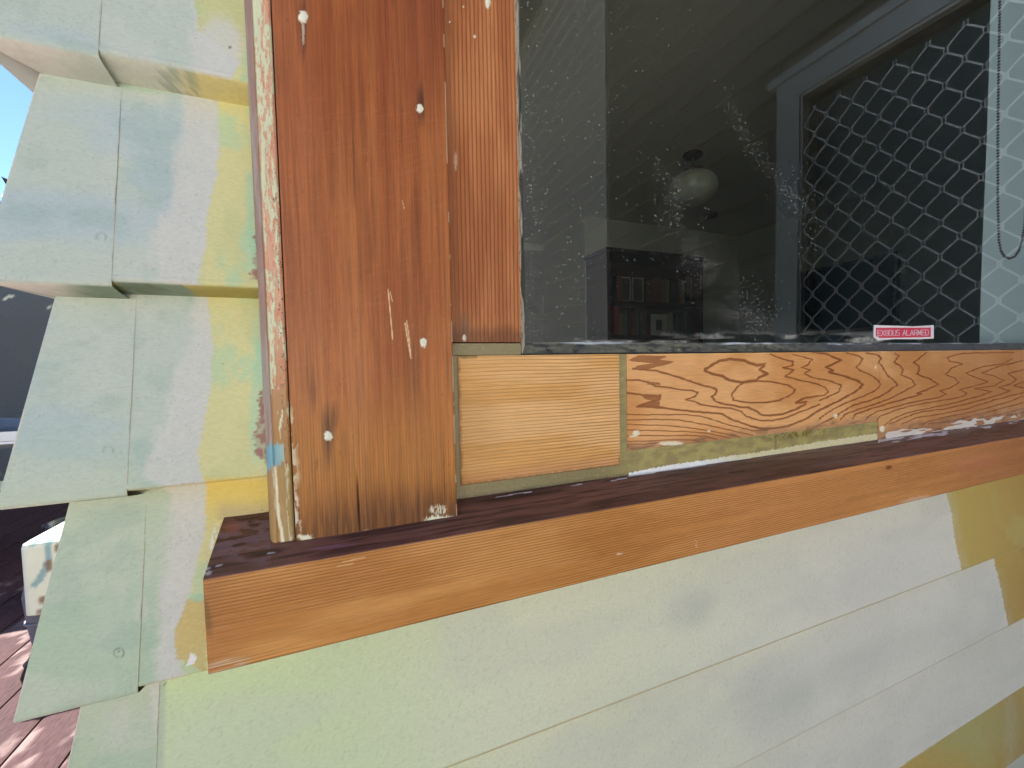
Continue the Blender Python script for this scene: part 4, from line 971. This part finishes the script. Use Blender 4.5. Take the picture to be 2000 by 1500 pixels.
g = G(); x0_, z_ = 2.36, shz[1]+.002
for (u0, u1, v0, v1) in [(0, .17, 0, .04), (0, .05, .0405, .13), (.12, .17, .0405, .13), (0, .17, .1305, .175)]: g.box((x0_+u0, by0+.03, z_+v0), (x0_+u1, by0+.042, z_+v1), (*C(165, 165, 158), .5))
g.box((x0_+.0505, by0+.035, z_+.0405), (x0_+.1195, by0+.040, z_+.13), (*C(60, 60, 60), .5)); tag(g.build('picture_frame', M_SMOOTH), 'wide pale mounted picture with small dark centre on the middle shelf', 'picture frame', 'frames in the bookcase')
# television on the right-hand wall
tv = empty('television', (3.69, 1.7, .2)); tag(tv, 'dark flat screen television on the side wall of the room', 'television')
q = [PA(*p, 0, 3.66) for p in [(1557, 533), (1755, 494), (1555, 657), (1753, 647)]]
y0_, y1_, z0_, z1_ = q[1][1], q[0][1], q[2][2], q[0][2]
g = G(); g.box((3.652, y0_, z0_), (3.69, y1_, z1_), (*C(24, 24, 26), .3)); g.build('bezel', M_SMOOTH, tv)
g = G(); g.box((3.648, y0_+.02, z0_+.03), (3.6515, y1_-.02, z1_-.02), (*C(18, 34, 42), .12)); g.build('screen', M_SMOOTH, tv)

# ------------------------------------------------------------------ wing of the house to the right (seen mirrored in the glass)
XW = 2.0; wg = empty('side_wing_wall', (XW, -.5, -.95)); tag(wg, 'weatherboard wing wall at right angles seen mirrored in the glass', 'wall')
cW = (*C(190, 186, 182), .6); cD = (*C(70, 68, 58), .6); DY0, DY1, DZ = -.938, -.12, 1.214  # nearer boards coloured dark, standing in for shade in the mirrored view
z_ = -.95
while z_ < 3.7:
    g = G(); pr = lambda a: [(XW+.03, z_), (XW+.002, z_), (XW+.022, z_+.152), (XW+.03, z_+.152)]
    def strip(y0, y1, cc=None):
        cc = cc or cD
        prof = [(XW+.034, z_-.001), (XW, z_), (XW, z_+.004), (XW+.026, z_+.151), (XW+.034, z_+.151)]
        vs = [(a, y, b) for y in (y0, y1) for a, b in prof]; n = 5
        g.add(vs, cc, [tuple(range(n)), tuple(range(n, 2*n))[::-1]]+[(i, n+i, n+(i+1) % n, (i+1) % n) for i in range(n)])
    strip(-7.5, -2.52, cW)
    if z_ < DZ+.12: strip(-2.48, DY0-.13); strip(DY1+.08, -.035)
    else: strip(-2.48, -.035)
    g.build('weatherboard', M_PAINT, wg); z_ += .15
g = G(); g.box((XW+.035, -7.5, -.95), (XW+.13, DY0-.001, 3.80), (*C(90, 85, 80), .9)); g.box((XW+.035, DY1+.001, -.95), (XW+.13, -.001, 3.80), (*C(90, 85, 80), .9)); g.box((XW+.035, DY0, DZ+.001), (XW+.13, DY1, 3.80), (*C(90, 85, 80), .9)); g.build('framing', M_ROUGH, wg)
g = G(); g.box((XW-.022, -2.519, -.95), (XW+.034, -2.481, 3.80), cW); g.build('colour_break_strip', M_PAINT, wg)  # strip added where the boards turn to the darker colour
g = G(); g.box((XW-.75, -7.6, 3.805), (XW+2.5, -.92, 3.90), (*C(96, 92, 86), .7)); g.box((XW-.78, -7.6, 3.78), (XW-.7505, -.92, 3.96), (*C(190, 188, 180), .5)); g.build('added_eave', M_ROUGH, wg)  # added overhang, sized to shade the upper wing boards
# door opening: casing + security screen
sd = empty('security_screen_door', (XW, -.5, -.95)); tag(sd, 'security screen door with a diamond metal grille mirrored in the right of the glass', 'door')
TR = (*C(138, 142, 142), .4)
g = G(); g.box((XW-.018, DY0-.12, -.94), (XW+.05, DY0-.012, DZ+.012), TR); g.build('casing', M_SMOOTH, sd)
g = G(); g.box((XW-.018, DY1+.012, -.94), (XW+.05, DY1+.075, DZ+.012), TR); g.build('casing', M_SMOOTH, sd)
g = G(); g.box((XW-.018, DY0-.12, DZ+.013), (XW+.05, DY1+.075, DZ+.11), TR); g.build('head_casing', M_SMOOTH, sd)
g = G(); g.box((XW-.03, DY0-.16, DZ+.111), (XW+.05, DY1+.10, DZ+.15), TR); g.build('drip_cap', M_SMOOTH, sd)
g = G()
for lo, hi in [((DY0-.0115, -.94), (DY0+.0, DZ+.0115)), ((DY1-.0, -.94), (DY1+.0115, DZ+.0115)), ((DY0+.0005, DZ), (DY1-.0005, DZ+.0115)), ((DY0+.0005, -.94), (DY1-.0005, -.9))]:
    g.box((XW-.010, lo[0], lo[1]), (XW+.022, hi[0], hi[1]), (*C(150, 150, 146), .4))
g.build('screen_frame', M_SMOOTH, sd)
g = G(); gw, gh = .098, .120; nst = int((DY1-DY0)/(gw/2))+1
for k_ in range(nst+1):
    yc = DY0+.02+k_*gw/2; ptsx = []
    z_ = -.9; i_ = 0
    while z_ < DZ-.02:
        s_ = 1 if ((i_+k_) % 2 == 0) else -1
        yy = min(max(yc+s_*gw/4*.93, DY0+.003), DY1-.003)
        ptsx += [(yy, z_-.008), (yy, z_+.008)]; z_ += gh/2; i_ += 1
    for (ya, za), (yb, zb) in zip(ptsx[:-1], ptsx[1:]):
        if zb > DZ: break
        t_ = np.array([yb-ya, zb-za]); t_ = t_/np.linalg.norm(t_); n_ = np.array([-t_[1], t_[0]])*.0027
        if abs(yb-ya) < 1e-6: n_ = n_*1.8
        a, b, c_, d_ = (ya+n_[0], za+n_[1]), (yb+n_[0], zb+n_[1]), (yb-n_[0], zb-n_[1]), (ya-n_[0], za-n_[1])
        v = [(XW+.0, *p_) for p_ in (a, b, c_, d_)]+[(XW+.006, *p_) for p_ in (a, b, c_, d_)]
        g.add(v, (*C(178, 182, 182), .5), [(3, 2, 1, 0), (4, 5, 6, 7), (0, 1, 5, 4), (1, 2, 6, 5), (2, 3, 7, 6), (3, 0, 4, 7)])
g.build('diamond_grille', M_SMOOTH, sd)
g = G(); g.box((XW+.09, DY0, -.94), (XW+.12, DY1, DZ), (*C(58, 68, 66), .6)); g.build('shade_sheet', M_SMOOTH, sd)  # dark sheet standing in for the dim interior behind the grille

# ------------------------------------------------------------------ garden side: drum, tub, cup, bench, trees
def rrect(cx_, cy_, hw, hd, r, n=6, rot=0.0):
    out = []
    for (sx, sy, a0) in ((1, 1, 0), (-1, 1, 90), (-1, -1, 180), (1, -1, 270)):
        for i in range(n+1):
            a = math.radians(a0+90*i/n); out.append((sx*(hw-r)+r*math.cos(a), sy*(hd-r)+r*math.sin(a)))
    c_, s_ = math.cos(rot), math.sin(rot)
    return [(cx_+a*c_-b*s_, cy_+a*s_+b*c_) for a, b in out]
def loft(g, rings, colf, cap0=True, cap1=True):
    n = len(rings[0][0]); v = []; f = []
    for pts, z in rings: v += [(a, b, z) for a, b in pts]
    for i in range(len(rings)-1):
        for j in range(n): f.append((i*n+j, i*n+(j+1) % n, (i+1)*n+(j+1) % n, (i+1)*n+j))
    if cap0: f.append(tuple(range(n))[::-1])
    if cap1: f.append(tuple((len(rings)-1)*n+j for j in range(n)))
    va = np.array(v); g.add(va, colf(va), f, False)
BX, BY = -.895, 1.63
tub = empty('grey_tub', (BX, BY, -.95)); tag(tub, 'grey plastic tub on the deck under the cream paint drum', 'tub')
def gcol(v): return np.tile(np.array([*C(92, 94, 106), .45]), (len(v), 1))
g = G(); TUBR = [(rrect(BX, BY, .160, .160, .04), -.949), (rrect(BX, BY, .168, .168, .045), -.93), (rrect(BX, BY, .174, .174, .045), -.85), (rrect(BX, BY, .180, .180, .05), -.76), (rrect(BX, BY, .172, .172, .05), -.70), (rrect(BX, BY, .150, .150, .05), -.67)]
loft(g, TUBR, gcol); g.build('tub_body', M_SMOOTH, tub)
g = G(); loft(g, [(rrect(BX, BY, .1755, .1755, .045), -.858), (rrect(BX, BY, .179, .179, .045), -.852), (rrect(BX, BY, .1775, .1775, .045), -.846)], gcol); g.build('rib', M_SMOOTH, tub)
dr = empty('paint_drum', (BX+.03, BY, -.65)); tag(dr, 'cream square paint drum with blue green drips and rust stains standing behind the corner', 'paint drum')
def dcol(v):
    px, py = pix(v[:, 0], v[:, 1], v[:, 2])
    c = np.tile(C(218, 222, 204), (len(v), 1))
    n = fbm(v[:, 0]*60+v[:, 1]*60, v[:, 2]*60, 3, 5); jx = px+8*(n-.5)
    tl = np.maximum(1-ss(4, 8, dseg(jx, py, [(110, 1045), (92, 1060), (96, 1085), (90, 1110), (74, 1135), (68, 1142)])), 1-ss(3, 6, dseg(jx, py, [(60, 1062), (95, 1050), (135, 1030)])))
    c = mix(c, C(128, 165, 168), tl*.9)
    for (a, b, rx, ry) in [(96, 1105, 8, 12), (113, 1070, 6, 9), (86, 1172, 12, 8), (78, 1195, 8, 5)]: c = mix(c, C(126, 92, 64), ell(jx, py, a, b, rx, ry, .3)*.85)
    return np.concatenate([c, np.full((len(v), 1), .35)], -1)
g = G()
def ringfine(hw, z, r=.03): return (rrect(BX+.035, BY-.01, hw, hw, r, 5), z)
base_r = rrect(0, 0, 1, 1, .2, 5)
def dense(hw, r, cx_, cy_, n=34):
    p = rrect(cx_, cy_, hw, hw, r, 8); out = []
    for a, b in zip(p, p[1:]+p[:1]):
        L_ = math.hypot(b[0]-a[0], b[1]-a[1]); k_ = max(1, int(L_/.008))
        for i in range(k_): out.append((a[0]+(b[0]-a[0])*i/k_, a[1]+(b[1]-a[1])*i/k_))
    return out
DCX, DCY = -.866, 1.588
zz_ = list(np.arange(-.80, -.575, .007))
p0 = dense(.170, .022, DCX, DCY)
def scaled(hw): return [(DCX+(a-DCX)*hw/.170, DCY+(b-DCY)*hw/.170) for a, b in p0]
loft(g, [(scaled(.163), -.806)]+[(scaled(.170), z) for z in zz_]+[(scaled(.167), -.563), (scaled(.155), -.555)], dcol, True, False)
loft(g, [(scaled(.155), -.555), (scaled(.06), -.5535), (scaled(.01), -.553)], lambda v: np.tile(np.array([*C(225, 225, 218), .35]), (len(v), 1)), False, True)
g.build('drum_body', M_SMOOTH, dr)
cp = empty('clear_cup', (BX+.02, BY+.50, -.95)); tag(cp, 'clear plastic container standing behind the paint drum', 'cup')
cc_ = P(112, 1020, 2.4)
g = G(); g.lathe([(.0, -.12), (.075, -.12), (.095, 0), (.10, .003), (.097, .004), (.092, 0), (.073, -.117), (0, -.117)], (cc_[0]+.06, cc_[1], cc_[2]), (.6, .6, .6, .2)); g.build('cup_body', M_CLEAR, cp)
g = G(); g.box((cc_[0]-.02, cc_[1]-.09, -.949), (cc_[0]+.22, cc_[1]+.12, cc_[2]-.1205), (*C(60, 60, 70), .5)); tag(g.build('storage_box', M_SMOOTH), 'dark box on the deck under the clear plastic container', 'box')
# bench wrapped with plastic
bn = empty('work_bench', (-1.7, 2.5, -.95)); tag(bn, 'low dark work bench on the deck covered with clear plastic film', 'bench')
zt_ = -.305
g = G(); g.box((-2.6, 2.2, zt_-.03), (-1.15, 2.9, zt_), (*C(60, 62, 68), .3)); g.build('bench_top', M_SMOOTH, bn)
g = G(); g.box((-2.6, 2.19, zt_-.012), (-1.15, 2.1995, zt_-.002), (*C(200, 205, 220), .2)); g.build('edge_strip', M_SMOOTH, bn)
for (a, b) in ((-2.55, 2.25), (-1.2, 2.25), (-2.55, 2.85), (-1.2, 2.85)): g = G(); g.box((a, b-.02, -.949), (a+.04, b+.02, zt_-.0305), (*C(60, 60, 66), .4)); g.build('leg', M_SMOOTH, bn)
g = G(); X, Y = np.meshgrid(np.linspace(-2.6, -1.15, 60), np.linspace(2.2, 2.9, 30)); Z = zt_+.005+.14*np.sin(np.clip((X+2.6)/1.45, 0, 1)*math.pi)**.5*np.sin((Y-2.2)/.7*math.pi)**.5+.03*(fbm(X*6, Y*6, 3, 4)-.5)
g.grid(X, Y, Z, rgba(X[..., None]*0+np.array([.5, .5, .5]), .2+0*X)); g.build('plastic_film', M_CLEAR, bn)

def cloth_col(X, Z):
    c = mix(C(84, 87, 92), C(74, 78, 82), fbm(X*2, Z*2, 3, 5)); sp = ss(.80, .84, fbm(X*26, Z*34, 2, 6))
    sp = np.maximum(sp, ss(.86, .9, vn(X*14, Z*18, 9))*.9); return mix(c, C(225, 224, 200), sp*.9)
g = G(); X, Z = np.meshgrid(np.arange(-7.5, -1.0, .02), np.arange(-.93, 1.30, .02)); sc_ = empty('shade_screen', (-4, 5.0, -.95)); tag(sc_, 'tall dark grey shade cloth screen with pale flecks at the far side of the deck', 'screen')
g.grid(X, 4.0+.02*np.sin(X*4)+.01*np.sin(Z*9), Z, rgba(cloth_col(X, Z), .8+0*X), (0, .004, 0)); g.build('cloth', M_ROUGH, sc_)
for xp in (-7.4, -5.3, -3.2, -1.1): g = G(); g.box((xp, 4.04, -.95), (xp+.07, 4.11, 1.32), (*C(50, 50, 52), .6)); g.build('post', M_ROUGH, sc_)
g = G(); g.box((-7.5, 4.035, 1.3005), (-1.0, 4.11, 1.34), (*C(50, 50, 52), .6)); g.build('top_rail', M_ROUGH, sc_)
def tree(name, x, y, base, h, rad, seed, label, nleaf=9000):
    rt = empty(name, (x, y, base)); tag(rt, label, 'tree', 'trees behind the deck')
    R = random.Random(seed); g = G(); BK = (*C(70, 60, 52), .9)
    g.tube([(x, y, base), (x+.04, y, base+h*.3), (x-.03, y+.03, base+h*.6), (x, y, base+h*.85)], .07, BK, 10, [.09, .07, .045, .015])
    for k_ in range(9):
        a = R.uniform(0, 6.28); z0 = base+h*R.uniform(.2, .7); l = rad*R.uniform(.5, .9)
        g.tube([(x, y, z0), (x+math.cos(a)*l*.5, y+math.sin(a)*l*.5, z0+l*.35), (x+math.cos(a)*l, y+math.sin(a)*l, z0+l*.6)], .02, BK, 6, [.03, .018, .006])
    g.build('trunk', M_ROUGH, rt)
    rs = np.random.RandomState(seed)
    ncl = 90; cl = []
    for _ in range(ncl):
        a = rs.uniform(0, 6.28); rr_ = rad*rs.uniform(.15, 1)**.6; zz = rs.uniform(.04, 1)
        w_ = math.sqrt(max(.05, 1-abs(zz-.45)**2*2.2)); cl.append((x+math.cos(a)*rr_*w_, y+math.sin(a)*rr_*w_, base+h*zz, rad*rs.uniform(.14, .30)))
    cl = np.array(cl); ix = rs.randint(0, ncl, nleaf); ctr = cl[ix, :3]+rs.randn(nleaf, 3)*cl[ix, 3:4]*.6
    d1 = rs.randn(nleaf, 3); d1 /= np.linalg.norm(d1, axis=1)[:, None]; d2 = np.cross(d1, rs.randn(nleaf, 3)); d2 /= np.linalg.norm(d2, axis=1)[:, None]
    L_ = rs.uniform(.035, .08, nleaf)[:, None]; W_ = L_*.45
    V = np.stack([ctr-d1*L_, ctr+d2*W_, ctr+d1*L_, ctr-d2*W_], 1).reshape(-1, 3)
    me = bpy.data.meshes.new('crown'); me.vertices.add(len(V)); me.vertices.foreach_set('co', V.astype(np.float32).ravel())
    n = nleaf; me.loops.add(4*n); me.loops.foreach_set('vertex_index', np.arange(4*n, dtype=np.int32)); me.polygons.add(n)
    me.polygons.foreach_set('loop_start', np.arange(0, 4*n, 4, dtype=np.int32)); me.polygons.foreach_set('loop_total', np.full(n, 4, np.int32)); me.update(calc_edges=True)
    link('crown', me, M_LEAF, rt)
tree('garden_tree', -4.2, 5.6, -1.2, 2.85, 1.3, 1, 'dense dark tree nearest the house corner beyond the deck', 26000)
tree('garden_tree', -2.6, 5.8, -1.2, 2.8, 1.3, 2, 'dark backlit tree directly behind the weatherboard corner', 22000)
tree('garden_tree', -5.9, 6.4, -1.2, 3.3, 1.5, 3, 'taller dark tree at the far left edge beyond the deck', 16000)
tree('garden_tree', -1.0, 6.4, -1.2, 3.0, 1.4, 4, 'dark garden tree hidden mostly behind the house corner', 12000)
